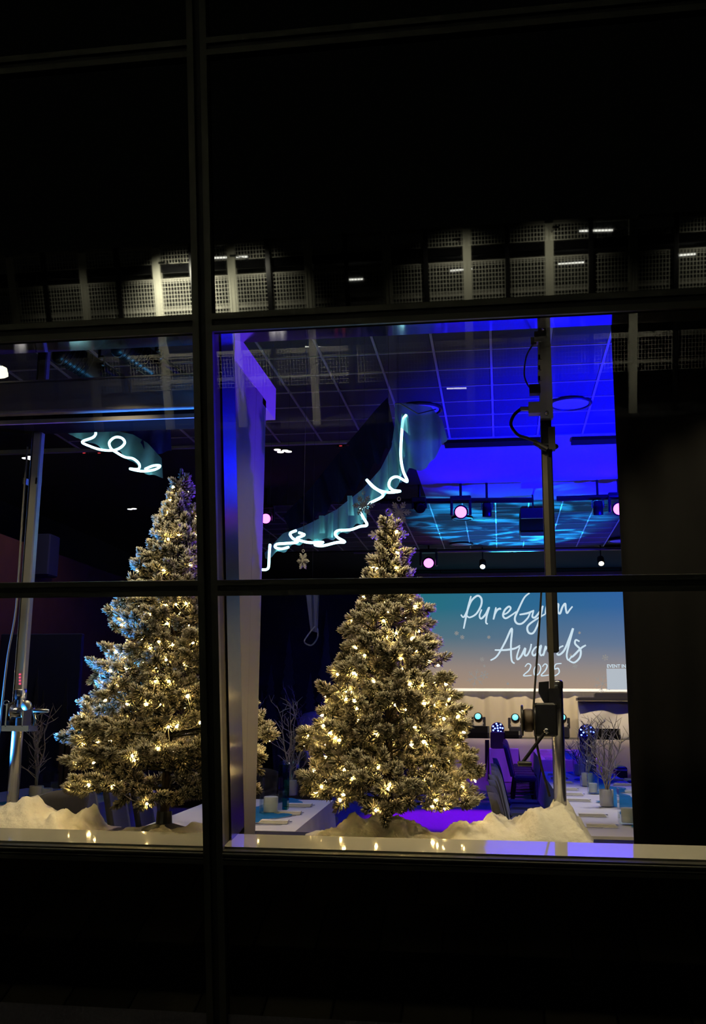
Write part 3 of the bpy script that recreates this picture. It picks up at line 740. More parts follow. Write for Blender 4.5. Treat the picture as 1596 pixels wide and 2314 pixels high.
sheet('hanging_cloth', 'long teal organza swag behind the neon, running down to the column', 'cloth',
      [(598, 1250), (640, 1205), (680, 1192), (705, 1180), (760, 1152), (820, 1105), (860, 1060), (885, 1010), (892, 960), (893, 915)],
      [(600, 1262), (645, 1243), (690, 1222), (735, 1222), (780, 1205), (822, 1178), (835, 1140), (880, 1112), (905, 1090), (918, 1010)], YN + .15, .10, 9, 'organza', 90, 10, scal=5)
sheet('hanging_cloth', 'broad teal organza sheet spreading right of the tall neon tube', 'cloth',
      [(892, 912), (930, 912), (975, 920), (1000, 950)],
      [(905, 1092), (925, 1062), (965, 1058), (1012, 990)], YN + .3, .10, 2.5, 'organza', 40, 12, scal=4)
sheet('hanging_cloth', 'dark navy ragged drape slung above the teal swag', 'cloth',
      [(640, 1165), (700, 1105), (760, 1030), (800, 985), (850, 925), (876, 898)],
      [(655, 1200), (712, 1172), (770, 1128), (815, 1092), (862, 1035), (893, 985)], YN + .45, .12, 6, 'navy_sheer', 70, 12, scal=8)
b = MB(); b.tube([P(893, 912, YN), P(905, 912, YN), P(945, 935, YN), P(985, 925, YN + .3)], .006, 6)
tag(b.build('hanging_rope', 'cable_grey'), 'thin rope holding up the teal organza sheet', 'rope')
sheet('hanging_cloth', 'pale sheer tassel strip knotted on the tall neon tube', 'cloth', [(908, 935), (922, 935)], [(905, 965), (928, 985)], YN - .12, .03, 1.5, 'organza', 10, 8)
for k, (xt, yt, xb, yb) in enumerate(((726, 1165, 728, 1205), (748, 1160, 746, 1215), (790, 1120, 794, 1165), (822, 1130, 822, 1175), (720, 1205, 714, 1222))):
    sheet('cloth_strip', 'narrow pale organza strip under the teal swag, ' + ('second from the column', 'third from the column', 'fourth from the column', 'farthest from the column', 'nearest the column')[k], 'cloth', [(xt - 5, yt), (xt + 6, yt)], [(xb - 7, yb), (xb + 7, yb)], YN + .05, .02, 1, 'organza', 8, 8, group='organza strips under the middle swag')
nl = thing('neon_swirl', 'glowing white blue neon tube looping over the left tree top', 'neon light', P(260, 1040, 8.2))
neon('', [c3(*p) for p in ((565, 766), (628, 766), (690, 804), (719, 855), (700, 892), (618, 926), (680, 960), (760, 985), (850, 990), (908, 968), (938, 930), (912, 896), (862, 893), (822, 930), (834, 975), (870, 1002), (938, 1040), (1000, 1052), (1046, 1092), (1040, 1130), (978, 1128), (1060, 1146), (1140, 1140), (1190, 1122), (1200, 1104), (1150, 1106), (1092, 1130))], 8.2, nl, .0115)
sheet('hanging_cloth', 'teal organza cloth behind the looping neon tube above the left tree', 'cloth',
      [c3(472, 770), c3(640, 745), c3(820, 745), c3(900, 850), c3(1000, 870), c3(1110, 935), c3(1215, 1050)],
      [c3(478, 822), c3(570, 905), c3(650, 915), c3(760, 975), c3(900, 1000), c3(1020, 1100), c3(1120, 1180), c3(1225, 1190)], 8.4, .10, 4, 'organza', 60, 12, scal=3)
sheet('hanging_cloth', 'deep blue drape hanging right of the left neon loop', 'cloth',
      [c3(815, 735), c3(960, 735), c3(1200, 735), c3(1280, 800)],
      [c3(840, 830), c3(960, 860), c3(1070, 950), c3(1110, 1015), c3(1290, 1000)], 8.7, .10, 3, 'blue_cloth', 50, 10, scal=3)
wso = sheet('hanging_cloth', 'white sheer organza length hanging below the crossbar left of the middle tree', 'cloth', [(690, 1335), (722, 1335)], [(702, 1425), (718, 1430)], 8.0, .05, 2, 'organza_white', 24, 16)
b = MB(); b.tube(catmull([P(712, 1415, 8.0), P(700, 1430, 8.0), P(688, 1450, 8.0), P(704, 1458, 8.0), P(718, 1440, 8.0), P(718, 1420, 8.0)], 5), .006, 6)
b.build('ribbon_loop', 'organza_white', wso)
q = P(706, 1335, 8.2); MB().tube([q, Vector((q.x, q.y, CZ + .012))], .0012, 4).build('hanging_wire', 'cable', wso)

# ================================================================== HANGING SNOWFLAKES
def snowflake(label, x, y, Y, rpx, mt, wx=1.0):
    c = P(x, y, Y); R = rpx * Y / FPX; t = thing('snowflake', label, 'ornament', c - Vector((0, 0, R)), 'hanging snowflakes')
    T = .012
    def bar(p, q, w):
        d = (q - p); n = Vector((-d.y, d.x)).normalized() * w / 2
        return [p - n, q - n * .7, q + n * .7, p + n]
    fn = lambda a, b, d: Vector((c.x + a * wx, c.y + d, c.z + b))
    b = MB(); b.prism([(R * .22 * math.cos(PI / 6 * k) * (1 if k % 2 == 0 else .72), R * .22 * math.sin(PI / 6 * k) * (1 if k % 2 == 0 else .72)) for k in range(12)], -T, T, fn); b.build('hub', mt, t)
    for k in range(6):
        a = PI / 6 + k * PI / 3 + PI / 3 * 0 + PI / 6; d = Vector((math.cos(a), math.sin(a)))
        b = MB(); b.prism([(v.x, v.y) for v in bar(d * R * .15, d * R, R * .11)], -T, T, fn)
        for f, ln in ((.45, .30), (.68, .24)):
            for sg in (-1, 1):
                e = Vector((math.cos(a + sg * .85), math.sin(a + sg * .85)))
                b.prism([(v.x, v.y) for v in bar(d * R * f, d * R * f + e * R * ln, R * .13)], -T * .9, T * .9, fn)
        b.build('arm', mt, t)
        a2 = a + PI / 6; d2 = Vector((math.cos(a2), math.sin(a2)))
        b = MB(); b.prism([(v.x, v.y) for v in (d2 * R * .15, Vector((math.cos(a2 + .2), math.sin(a2 + .2))) * R * .32, d2 * R * .55, Vector((math.cos(a2 - .2), math.sin(a2 - .2))) * R * .32)], -T * .8, T * .8, fn); b.build('leaf', mt, t)
    MB().tube([c + Vector((R * .13 * math.cos(w), 0, R * 1.14 + R * .16 * math.sin(w))) for w in np.linspace(0, 2 * PI, 14)[:-1]], R * .045, 6, True).build('ring', mt, t)
    MB().tube([c + Vector((0, 0, R * 1.28)), Vector((c.x, c.y, CZ + .012))], .0012, 4).build('thread', 'cable', t)
snowflake('small white hanging snowflake left of the middle tree', 685, 1268, 5.62, 21, 'flake', .68)
snowflake('large grey snowflake half hidden behind the middle tree top', 878, 1208, 6.34, 47, 'flake_grey')
snowflake('grey snowflake right behind the middle tree tip, near the stage bar', 902, 1158, 8.3, 28, 'flake_grey')
snowflake('dim grey snowflake hanging in front of the neon swag', 822, 1142, 8.5, 26, 'flake_grey')

# ================================================================== STAGE BARS, LAMPS, PROJECTOR
YT = 16.2
zbar = P(1050, 1130, YT).z
tag(MB().tube([P(860, 1133, YT), P(1206, 1130, YT)], .045, 10).build('stage_bar', 'black_metal'), 'black lighting bar left of the right lifting stand', 'bar')
tag(MB().tube([P(1258, 1127, YT), P(1440, 1121, YT)], .045, 10).build('stage_bar', 'black_metal'), 'black lighting bar right of the right lifting stand', 'bar')
def wash_head(label, x, y, Y, rpx, mt, aim, group='stage wash lamps'):
    c = P(x, y, Y); r = rpx * Y / FPX; t = thing('wash_light', label, 'stage light', c - Vector((0, 0, r * 1.2)), group)
    q = Vector(aim).to_track_quat('Z', 'Y').to_matrix().to_4x4()
    MB().lathe([(r * .5, -r * 1.6), (r * .9, -r * 1.2), (r * 1.15, -r * .3), (r * 1.15, r * .1), (r * 1.0, r * .12)], 18, c, q).build('housing', 'black_metal', t, True)
    MB().lathe([(r * .95, r * .10), (r * .9, r * .18), (r * .3, r * .24)], 18, c, q).build('lens', mt, t, True)
    for sg in (-1, 1): MB().cbx(c.x + sg * r * 1.5 - r * .22, c.x + sg * r * 1.5 + r * .22, Y - r * .5, Y + r * .5, c.z - r * .6, c.z + r * 2.0, r * .1).build('yoke_arm', 'black_plastic', t)
    MB().cbx(c.x - r * 1.7, c.x + r * 1.7, Y - r * .8, Y + r * .8, c.z + r * 1.9, c.z + r * 2.6, r * .1).build('base', 'black_plastic', t)
    MB().tube([c + Vector((0, 0, r * 2.5)), Vector((c.x, c.y, CZ + .01))], .022, 8).build('hook', 'black_metal', t)
wash_head('magenta glowing wash lamp on the bar over the screen', 1042, 1157, YT, 14, 'magenta_lens', (-.05, -1, -.35))
wash_head('magenta glowing wash lamp cut by the right curtain edge', 1400, 1150, YT, 14, 'magenta_lens', (-.05, -1, -.35))
wash_head('magenta lamp glowing just right of the column', 601, 1172, YT, 12, 'magenta_lens', (.1, -1, -.2))
wash_head('lower magenta lamp on the rear bar right of the middle tree', 969, 1272, 22.5, 12, 'magenta_lens', (.1, -1, -.5))
def can(label, x, y, Y, w, h):
    c = P(x, y, Y); k = Y / FPX; r = w * k / 2; H = h * k; t = thing('spot_can', label, 'stage light', c - Vector((0, 0, H / 2)), 'unlit spot cans on the stage bar')
    MB().lathe([(r * .6, H * .5), (r * .95, H * .45), (r, H * .1), (r, -H * .5), (r * .85, -H * .5), (r * .8, -H * .3)][::-1], 16, c, Matrix.Rotation(.12, 4, 'X')).build('can', 'black_metal', t, True)
    MB().tube([c + Vector((r * 1.15, 0, 0)), c + Vector((r * 1.15, 0, H * .5)), c + Vector((0, 0, H * .75)), c + Vector((-r * 1.15, 0, H * .5)), c + Vector((-r * 1.15, 0, 0))], r * .12, 6).build('yoke', 'alu', t)
    MB().tube([c + Vector((0, 0, H * .75)), Vector((c.x, c.y, CZ + .01))], .02, 8).build('hook', 'black_metal', t)
can('unlit blue tinted spot can between magenta lamp and right stand', 1101, 1152, YT, 21, 32)
can('unlit blue tinted spot can right of the right stand', 1352, 1148, YT, 22, 32)
def moving_head(label, x, y, Y, w):
    c = P(x, y, Y); k = Y / FPX * w / 30; t = thing('moving_head', label, 'stage light', c - Vector((0, 0, 14 * k)))
    MB().cbx(c.x - 17 * k, c.x + 15 * k, Y - 12 * k, Y + 12 * k, c.z + 10 * k, c.z + 20 * k, 2 * k).build('base', 'black_plastic', t)
    q = Vector((.35, -.8, -.45)).to_track_quat('Z', 'Y').to_matrix().to_4x4()
    MB().lathe([(6 * k, -16 * k), (11 * k, -12 * k), (12 * k, 8 * k), (10 * k, 12 * k), (8 * k, 12 * k)], 16, c, q).build('head', 'black_metal', t, True)
    MB().lathe([(8 * k, 11.5 * k), (7 * k, 12.6 * k)], 16, c, q).build('lens', 'tableglass', t)
    for sg in (-1, 1): MB().cbx(c.x + sg * 14 * k - 2.5 * k, c.x + sg * 14 * k + 2.5 * k, Y - 5 * k, Y + 5 * k, c.z - 4 * k, c.z + 12 * k, k).build('yoke_arm', 'black_plastic', t)
    MB().tube([c + Vector((0, 0, 20 * k)), Vector((c.x, c.y, CZ + .01))], .022, 8).build('hook', 'black_metal', t)
moving_head('black moving head hanging off the bar near the cyan splash', 948, 1146, YT, 32)
# projector
YP = 19.2; c = P(1200, 1192, YP)
pj = thing('projector', 'ceiling hung black projector left of the right stand', 'projector', c - Vector((0, 0, .2)))
MB().cbx(c.x - .22, c.x + .28, YP - .2, YP + .4, c.z - .12, c.z + .17, .03).build('body', 'black_plastic', pj)
MB().cbx(c.x - .22, c.x + .28, YP - .22, YP + .4, c.z - .20, c.z - .125, .02).build('lower_tray', 'paper', pj)
MB().tube([(c.x + .05, YP + .1, c.z + .16), (c.x + .05, YP + .1, CZ + .01)], .03, 10).build('pole', 'black_metal', pj)
MB().lathe([(.06, 0), (.07, .03), (.06, .05)], 14, (c.x - .08, YP + .4, c.z + .02), Matrix.Rotation(-PI / 2, 4, 'X')).build('lens', 'black_metal', pj, True)
q = P(1192, 1160, 17.2)
mon = thing('ceiling_monitor', 'dark flat monitor hung above the projector', 'monitor', q - Vector((0, 0, .1)))
MB().cbx(q.x - .12, q.x + .28, 17.18, 17.24, q.z - .09, q.z + .09, .01).build('panel', 'black_plastic', mon); MB().tube([(q.x + .1, 17.21, q.z + .09), (q.x + .1, 17.21, CZ)], .015, 8).build('pole', 'black_metal', mon)
# rear bar with small warm profile lamps
tag(MB().tube([P(800, 1249, 22.8), P(1440, 1240, 22.8)], .03, 8).build('rear_bar', 'alu'), 'thin grey rear lighting bar above the screen', 'bar')
for lab, x, y in (('small warm profile lamp left of the right stand, above screen', 1091, 1279), ('small warm profile lamp right of the right stand, above screen', 1359, 1272)):
    c = P(x, y, 22.8); t = thing('profile_lamp', lab, 'stage light', c - Vector((0, 0, .1)), 'warm profile lamps above the screen')
    q = Vector((0, -.75, -.65)).to_track_quat('Z', 'Y').to_matrix().to_4x4()
    MB().lathe([(.05, -.22), (.08, -.18), (.08, .02), (.07, .03)], 14, c, q).build('housing', 'black_metal', t, True)
    MB().lathe([(.06, .03), (.05, .045)], 12, c, q).build('lens', 'warm_lens', t)
    MB().tube([c + Vector((0, .08, .1)), Vector((c.x, 22.88, CZ + .01))], .015, 6).build('hook', 'black_metal', t)
# ring diffusers and tiny downlights in the ceiling
for lab, x, y, r in (('round ceiling vent beside the tall neon tube', 950, 925, 47), ('round ceiling vent right of the power strip', 1289, 912, 44), ('small round ceiling vent over the cyan splash', 1043, 1230, 25), ('small round ceiling vent by the right curtain', 1402, 1222, 25), ('small round ceiling vent above the magenta lamp', 1045, 1171, 22)):
    c = PZ(x, y, CZ - .012); rr_ = r * (c - EYE).length / FPX
    t = thing('ceiling_vent', lab, 'vent', c, 'round ceiling vents')
    MB().tube([c + Vector((rr_ * math.cos(w), rr_ * math.sin(w), 0)) for w in np.linspace(0, 2 * PI, 25)[:-1]], .022, 6, True).build('ring', 'black_plastic', t, True)
    MB().lathe([(rr_ * .9, -.006), (rr_ * .86, .008)], 24, c).build('plate', 'plaster', t)
for k, (x, y) in enumerate(((627, 1017), (634, 1022), (645, 1019), (652, 1021), (57, 1036), (70, 1038), (66, 1033), (294, 1151), (303, 1150))):
    c = PZ(x, y, CZ - .03); t = thing('downlight', ('tiny lit downlight, ' + ORD[k if k < 4 else k - 4 if k < 7 else k - 7] + ' of the cluster ' + ('right of the column' if k < 4 else 'by the left stand' if k < 7 else 'above the left tree')), 'downlight', c, 'tiny lit downlights in the dark ceiling')
    MB().lathe([(.05, 0), (.05, .012)], 14, c).build('lens', 'white_lens', t); MB().lathe([(.07, .004), (.07, .04)], 14, c).build('rim', 'black_plastic', t)
for k, (x, y) in enumerate(((1077, 1003), (1093, 1002), (1111, 1001), (771, 1012), (787, 1011), (192, 1028), (226, 1028))):
    c = PZ(x, y, CZ - .05); t = thing('indicator_lamp', ('tiny red ceiling indicator lamp, ' + ORD[k if k < 3 else k - 3 if k < 5 else k - 5] + ' of those ' + ('over the screen' if k < 3 else 'by the navy drape' if k < 5 else 'under the left neon')), 'indicator', c, 'tiny red ceiling indicators')
    MB().cbx(c.x - .05, c.x + .05, c.y - .03, c.y + .03, c.z, c.z + .05, .005).build('body', 'black_plastic', t); MB().cbx(c.x - .02, c.x + .02, c.y - .04, c.y - .03, c.z + .014, c.z + .026, .002).build('lamp', 'red_led', t)
for lab, xa, xb, y in (('long black ceiling track left of the right stand', 1005, 1240, 1003), ('short black ceiling track right of the right stand', 1292, 1405, 996)):
    a, b_ = PZ(xa, y + 3, CZ - .05), PZ(xb, y - 3, CZ - .05)
    tag(MB().bx(a.x, b_.x, a.y - .14, a.y + .14, CZ - .06, CZ - .015).build('ceiling_track', 'black'), lab, 'track')

# ================================================================== SCREEN AND STAGE
YSC = 26.4
tl_, br = P(945, 1262, YSC), P(1470, 1557, YSC); tl_.z = 5.06
scr = thing('projection_screen', 'projection screen showing PureGym Awards 2025 in script on a blue to peach slide', 'screen', ((tl_.x + br.x) / 2, YSC, br.z))
sm = bpy.data.materials.new('screen_slide'); sm.use_nodes = True; nt = sm.node_tree; nt.nodes.clear()
out = nt.nodes.new('ShaderNodeOutputMaterial'); emn = nt.nodes.new('ShaderNodeEmission'); tc = nt.nodes.new('ShaderNodeTexCoord'); sx = nt.nodes.new('ShaderNodeSeparateXYZ')
nt.links.new(tc.outputs['Generated'], sx.inputs[0])
def ramp(stops):
    r = nt.nodes.new('ShaderNodeValToRGB'); e = r.color_ramp.elements
    e[0].position, e[0].color = stops[0][0], (*stops[0][1], 1); e[1].position, e[1].color = stops[-1][0], (*stops[-1][1], 1)
    for p, c in stops[1:-1]: k = e.new(p); k.color = (*c, 1)
    nt.links.new(sx.outputs['Z'], r.inputs[0]); return r
rl = ramp([(0, (.36, .25, .17)), (.18, (.30, .23, .19)), (.45, (.085, .16, .20)), (.72, (.02, .15, .20)), (1, (.015, .15, .19))])
rr2 = ramp([(0, (.38, .28, .22)), (.15, (.28, .25, .24)), (.38, (.12, .18, .30)), (.72, (.035, .12, .34)), (1, (.02, .10, .36))])
mx = nt.nodes.new('ShaderNodeMix'); mx.data_type = 'RGBA'
nt.links.new(sx.outputs['X'], mx.inputs[0]); nt.links.new(rl.outputs[0], mx.inputs[6]); nt.links.new(rr2.outputs[0], mx.inputs[7])
nt.links.new(mx.outputs[2], emn.inputs[0]); emn.inputs[1].default_value = 1.05; nt.links.new(emn.outputs[0], out.inputs[0])
MB().bx(tl_.x, br.x, YSC, YSC + .05, br.z, tl_.z).build('slide', sm, scr)
MB().bx(tl_.x - .05, br.x + .05, YSC - .02, YSC + .06, br.z - .07, br.z).build('lower_border', 'screen_edge', scr)
MB().bx(tl_.x - .07, tl_.x, YSC - .02, YSC + .06, br.z - .07, tl_.z).build('side_border', 'screen_side', scr)
MB().bx(br.x, br.x + .07, YSC - .02, YSC + .06, br.z - .07, tl_.z).build('side_border', 'screen_side', scr)
MB().bx(tl_.x - .07, br.x + .07, YSC - .02, YSC + .06, tl_.z, tl_.z + .10).build('screen_case', 'beam', scr)
YL = YSC - .03
for xx in (tl_.x + .6, br.x - .6): MB().tube([(xx, YSC + .02, tl_.z + .09), (xx, YSC + .02, CZ)], .012, 6).build('suspension_wire', 'black_metal', scr)
def stroke(pts, w=.030): 
    ps = catmull([P(900 + x / 2.902, 1320 + y / 2.902, YL) for x, y in pts], 6)
    b = MB(); vs = []; 
    for i, p in enumerate(ps):
        t = (ps[min(i + 1, len(ps) - 1)] - ps[max(i - 1, 0)]); n = Vector((-t.z, 0, t.x)); n = n.normalized() if n.length > 1e-6 else Vector((1, 0, 0))
        ww = w * (.7 + .3 * math.sin(PI * i / max(1, len(ps) - 1)))
        vs += [p + n * ww, p - n * ww]
    vs2 = vs + [v + Vector((0, .012, 0)) for v in vs]; k = len(vs); fs = []
    for i in range(0, k - 2, 2): fs += [(i, i + 2, i + 3, i + 1), (k + i, k + i + 1, k + i + 3, k + i + 2), (i, k + i, k + i + 2, i + 2), (i + 1, i + 3, k + i + 3, k + i + 1)]
    fs += [(0, 1, k + 1, k), (k - 2, 2 * k - 2, 2 * k - 1, k - 1)]
    return b.add(vs2, fs)
LET = {
 'P': [((478, 78), (455, 170), (430, 292)), ((412, 200), (430, 216), (455, 170), (480, 110), (520, 76), (546, 95), (544, 140), (512, 195), (470, 218), (452, 208))],
 'u': [((548, 166), (534, 205), (545, 226), (575, 196), (597, 152), (582, 205), (576, 250), (588, 262))],
 'r': [((642, 152), (634, 195), (625, 232)), ((632, 205), (648, 172), (668, 160), (672, 168))],
 'e': [((684, 202), (716, 188), (738, 160), (726, 147), (700, 170), (688, 205), (705, 224), (740, 206), (776, 180))],
 'G': [((862, 58), (828, 88), (792, 160), (766, 222), (778, 256), (812, 258), (850, 222), (866, 188)), ((796, 200), (850, 190), (892, 172))],
 'y': [((888, 178), (880, 212), (898, 218), (928, 182), (950, 142)), ((950, 142), (928, 232), (890, 316), (856, 318), (850, 276), (900, 234), (965, 196))],
 'm': [((975, 140), (966, 196)), ((970, 180), (995, 145), (1012, 136), (1010, 192)), ((1012, 170), (1036, 138), (1052, 132), (1048, 178), (1062, 192), (1078, 150), (1096, 128), (1100, 160), (1108, 190), (1126, 168), (1144, 146))],
 'A': [((606, 500), (650, 470), (702, 380), (746, 290), (740, 395), (744, 496), (764, 520)), ((634, 432), (700, 432), (764, 422), (800, 402))],
 'w': [((798, 412), (780, 470), (784, 494), (808, 470), (834, 420), (830, 462), (846, 466), (866, 430), (874, 392))],
 'a': [((926, 408), (900, 416), (880, 448), (890, 468), (916, 448), (938, 402), (930, 450), (940, 468), (960, 448))],
 'r2': [((968, 404), (960, 440), (952, 470)), ((960, 440), (982, 410), (1004, 402), (1010, 414))],
 'd': [((1084, 404), (1056, 420), (1044, 456), (1060, 462), (1092, 430), (1125, 350), (1148, 290), (1122, 390), (1106, 465), (1118, 498), (1140, 470))],
 's': [((1232, 400), (1200, 420), (1150, 470), (1132, 480)), ((1190, 376), (1166, 366), (1162, 392), (1196, 430), (1192, 480), (1156, 514), (1122, 502))],
 '2': [((832, 542), (850, 522), (870, 532), (858, 565), (822, 600), (876, 598))],
 '0': [((910, 528), (892, 560), (896, 596), (922, 588), (936, 552), (924, 526), (908, 530))],
 '2b': [((946, 542), (962, 524), (978, 534), (966, 566), (938, 600), (988, 596))],
 '5': [((1072, 520), (1034, 526), (1026, 556), (1050, 552), (1056, 580), (1030, 600), (1014, 592))]}
for k, st_ in LET.items():
    b = MB()
    for s_ in st_: b2 = stroke(s_, .026 if k not in ('2', '0', '2b', '5') else .017); b.add(b2.v, b2.f)
    b.build('lettering', 'white_print', scr)
# caption above a blank card (bottom right of the slide)
tx = bpy.data.curves.new('caption', 'FONT'); tx.body = 'EVENT INFO'; tx.size = 1; tx.offset = .02; tx.materials.append(M['white_print'])
tmp = bpy.data.objects.new('caption_tmp', tx); COL.objects.link(tmp); bpy.context.view_layer.update()
tme = bpy.data.meshes.new_from_object(tmp.evaluated_get(bpy.context.evaluated_depsgraph_get())); bpy.data.objects.remove(tmp)
to = bpy.data.objects.new('caption_lettering', tme); COL.objects.link(to); to.parent = scr
q = P(1372, 1509, YL); to.location = q - ORG[scr.name]; to.rotation_euler = (PI / 2, 0, 0); to.scale = (.112, .125, 1)
a, b_ = P(1373, 1558, YL), P(1424, 1511, YL)
MB().bx(a.x, b_.x, YL - .005, YL + .02, a.z, b_.z).build('blank_card', 'card_print', scr)
# faint printed snowflakes on the slide
def faint(x, y, rp, n=6):
    c = P(x, y, YL + .01); r = rp * YL / FPX; b = MB()
    for k in range(n):
        a = k * 2 * PI / n + .3; d = Vector((math.cos(a), 0, math.sin(a)))
        b.tube([c, c + d * r], .010, 4)
        for sg in (-1, 1):
            e = Vector((math.cos(a + sg * .8), 0, math.sin(a + sg * .8))); b.tube([c + d * r * .55, c + d * r * .55 + e * r * .35], .008, 4)
    b.build('faint_snowflake', 'pale_print', scr)
for x, y, r in ((1075, 1532, 20), (1095, 1525, 10), (1362, 1545, 20), (1300, 1505, 6), (985, 1475, 4), (1045, 1440, 5), (1105, 1440, 4), (1090, 1490, 5), (1032, 1431, 5), (1368, 1486, 7), (1310, 1430, 3), (1010, 1526, 4), (1095, 1505, 3), (1148, 1545, 3), (1212, 1538, 4), (1290, 1480, 3)): faint(x, y, r)

# beige stage drape with pleats, from left of the screen to the right
drp = MB(); xl, xr = P(905, 1600, 27.3).x, P(1560, 1600, 27.3).x
drp.grid(lambda u, v: Vector((lerp(xl, xr, u), 26.62 + .05 * math.sin(u * 70) + .03 * math.sin(u * 151 + 2 * v), lerp(0.0, 4.9, v))), 200, 4, (0, .02, 0))
tag(drp.build('stage_drape', 'drape', smooth=True), 'cream pleated stage drape hanging behind the screen', 'drape')
# low stage with cream skirt in folds
sk = thing('stage', 'low stage with cream skirt under the screen', 'stage', (1.5, 25.4, 0))
x0s, x1s = P(905, 1700, 25).x, P(1560, 1700, 25).x; zs = P(1070, 1668, 24.6).z
MB().cbx(x0s, x1s, 24.6, 26.3, zs - .06, zs, .01).build('deck', 'black_plastic', sk)
b = MB(); b.grid(lambda u, v: Vector((lerp(x0s, x1s, u), 24.58 - .03 * v - .03 * math.sin(u * 90) * v - .02 * math.sin(u * 37), lerp(zs - .005, .02, v))), 160, 5, (0, .02, 0)); b.build('skirt', 'drape', sk, True)
# swagged white cloth on the stage right, black trough
q0, q1 = P(1296, 1578, 25.6), P(1440, 1578, 25.6)
sw = MB(); sw.grid(lambda u, v: Vector((lerp(P(1306, 1585, 25.6).x, q1.x, u), 25.6 + .05 * math.sin(u * 9 + v * 5), lerp(P(1306, 1584, 25.6).z, zs, v) - .06 * math.sin(u * PI) * v)), 40, 10, (0, .03, 0))
tag(sw.build('table_drape', 'cloth', smooth=True), 'white swagged table drape on the stage at right', 'drape')
tag(MB().cbx(P(1304, 1583, 25.55).x, q1.x + .3, 25.3, 25.9, P(1304, 1583, 25.55).z, P(1304, 1579, 25.55).z + .03, .01).cbx(P(1345, 1582, 25.5).x, q1.x + .3, 25.35, 25.8, P(1345, 1582, 25.5).z, P(1345, 1566, 25.5).z, .01).build('lectern_top', 'black_plastic'), 'black desk top on the white draped stage table', 'desk')

def head_floor(label, x, y, Y):       # moving head standing, cyan lens
    c = P(x, y, Y); k = Y / FPX; t = thing('stage_moving_head', label, 'stage light', (c.x, Y, zs), 'cyan moving heads on the stage')
    q = Vector((-.05, -1, .28)).to_track_quat('Z', 'Y').to_matrix().to_4x4()
    MB().lathe([(5 * k, -14 * k), (9.5 * k, -9 * k), (9.5 * k, 5 * k), (8.6 * k, 8 * k), (7.2 * k, 8 * k)], 18, c, q).build('head', 'black_metal', t, True)
    MB().lathe([(7 * k, 7 * k), (5.6 * k, 9.6 * k), (2 * k, 10.6 * k)], 18, c, q).build('lens', 'cyan_lens', t, True)
    for sg in (-1, 1): MB().cbx(c.x + sg * 13 * k - 3 * k, c.x + sg * 13 * k + 3 * k, Y - 5 * k, Y + 5 * k, c.z - 22 * k, c.z + 1 * k, k).build('yoke_arm', 'black_plastic', t)
    MB().tube([c + Vector((11 * k * math.cos(w), -6 * k, -8 * k + 12 * k * math.sin(w))) for w in np.linspace(PI * 1.08, PI * 1.92, 10)], 1.3 * k, 6).build('yoke_trim', 'paper', t)
    MB().cbx(c.x - 14 * k, c.x + 14 * k, Y - 10 * k, Y + 10 * k, zs, c.z - 18 * k, 2 * k).build('base', 'black_plastic', t)
head_floor('cyan lit moving head on the stage, left of the winch', 1081, 1621, 25.5)
head_floor('cyan lit moving head half behind the winch drum', 1165, 1623, 25.5)
head_floor('cyan lit moving head just right of the right stand', 1271, 1623, 25.5)
def monitor(label, x0, y0, x1, y1, Y, flip):
    a, c = P(x0, y1, Y), P(x1, y0, Y); a.z = zs; t = thing('wedge_monitor', label, 'speaker', ((a.x + c.x) / 2, Y, a.z), 'black wedge monitors on stage front')
    w = c.x - a.x; h = c.z - a.z
    MB().prism([(0, 0), (.42, 0), (.42, h * .5), (.20, h), (.06, h), (0, h * .45)], a.x, c.x, lambda p, q, d: Vector((d, Y - .05 + p, a.z + q))).build('cabinet', 'black_plastic', t)
    MB().prism([(-.012, .02), (0, 0), (0, h * .45), (.06, h), (.04, h * 1.0), (-.012, h * .45)], a.x + .04, c.x - .04, lambda p, q, d: Vector((d, Y - .05 + p, a.z + q))).build('grille', 'black_fabric', t)
monitor('black wedge monitor left on the stage front, edged purple', 1046, 1641, 1106, 1672, 24.75, 0)
monitor('black wedge monitor right on the stage front by the curtain', 1346, 1647, 1402, 1679, 24.75, 1)
monitor('black wedge monitor behind the blue cluster lamp, centre stage', 1138, 1652, 1176, 1690, 24.75, 0)
tag(MB().tube([P(1101, 1672, 23.9), (P(1101, 1746, 23.9).x, 23.9, 0)], .05, 10).build('speaker_pole', 'black_metal'), 'black pole before the cream stage skirt', 'pole')
def led_par(label, x, y, Y, tilt, w, zbase=0):
    c = P(x, y, Y); k = Y / FPX; t = thing('led_cluster_light', label, 'stage light', (c.x, Y, zbase), 'blue cluster lamps')
    MB().cbx(c.x - 16 * k, c.x + 16 * k, Y - 8 * k, Y + 12 * k, zbase, c.z - 7 * k, 2 * k).build('stand_box', 'black_plastic', t)
    q = Vector((0, -1, tilt)).to_track_quat('Z', 'Y').to_matrix().to_4x4()
    MB().lathe([(11 * k, -10 * k), (w * k, -4 * k), (w * k, 1 * k), (w * .93 * k, 1 * k)], 18, c, q).build('housing', 'black_metal', t, True)
    for i in range(12):
        rr_ = 0 if i == 0 else (w * .42 if i < 5 else w * .76); an = i * 1.618 if i < 5 else i * .9
        MB().lathe([(2.0 * k, 1 * k), (1.6 * k, 2.2 * k)], 8, c, q @ Matrix.Translation((rr_ * k * math.cos(an), rr_ * k * math.sin(an), 0))).build('led', 'blue_led', t)
led_par('blue glowing cluster lamp left of the winch, on a black box', 1125, 1646, 23.0, .45, 14, .72)
led_par('blue glowing cluster lamp behind the twig vases at right', 1327, 1655, 16.2, .30, 18)

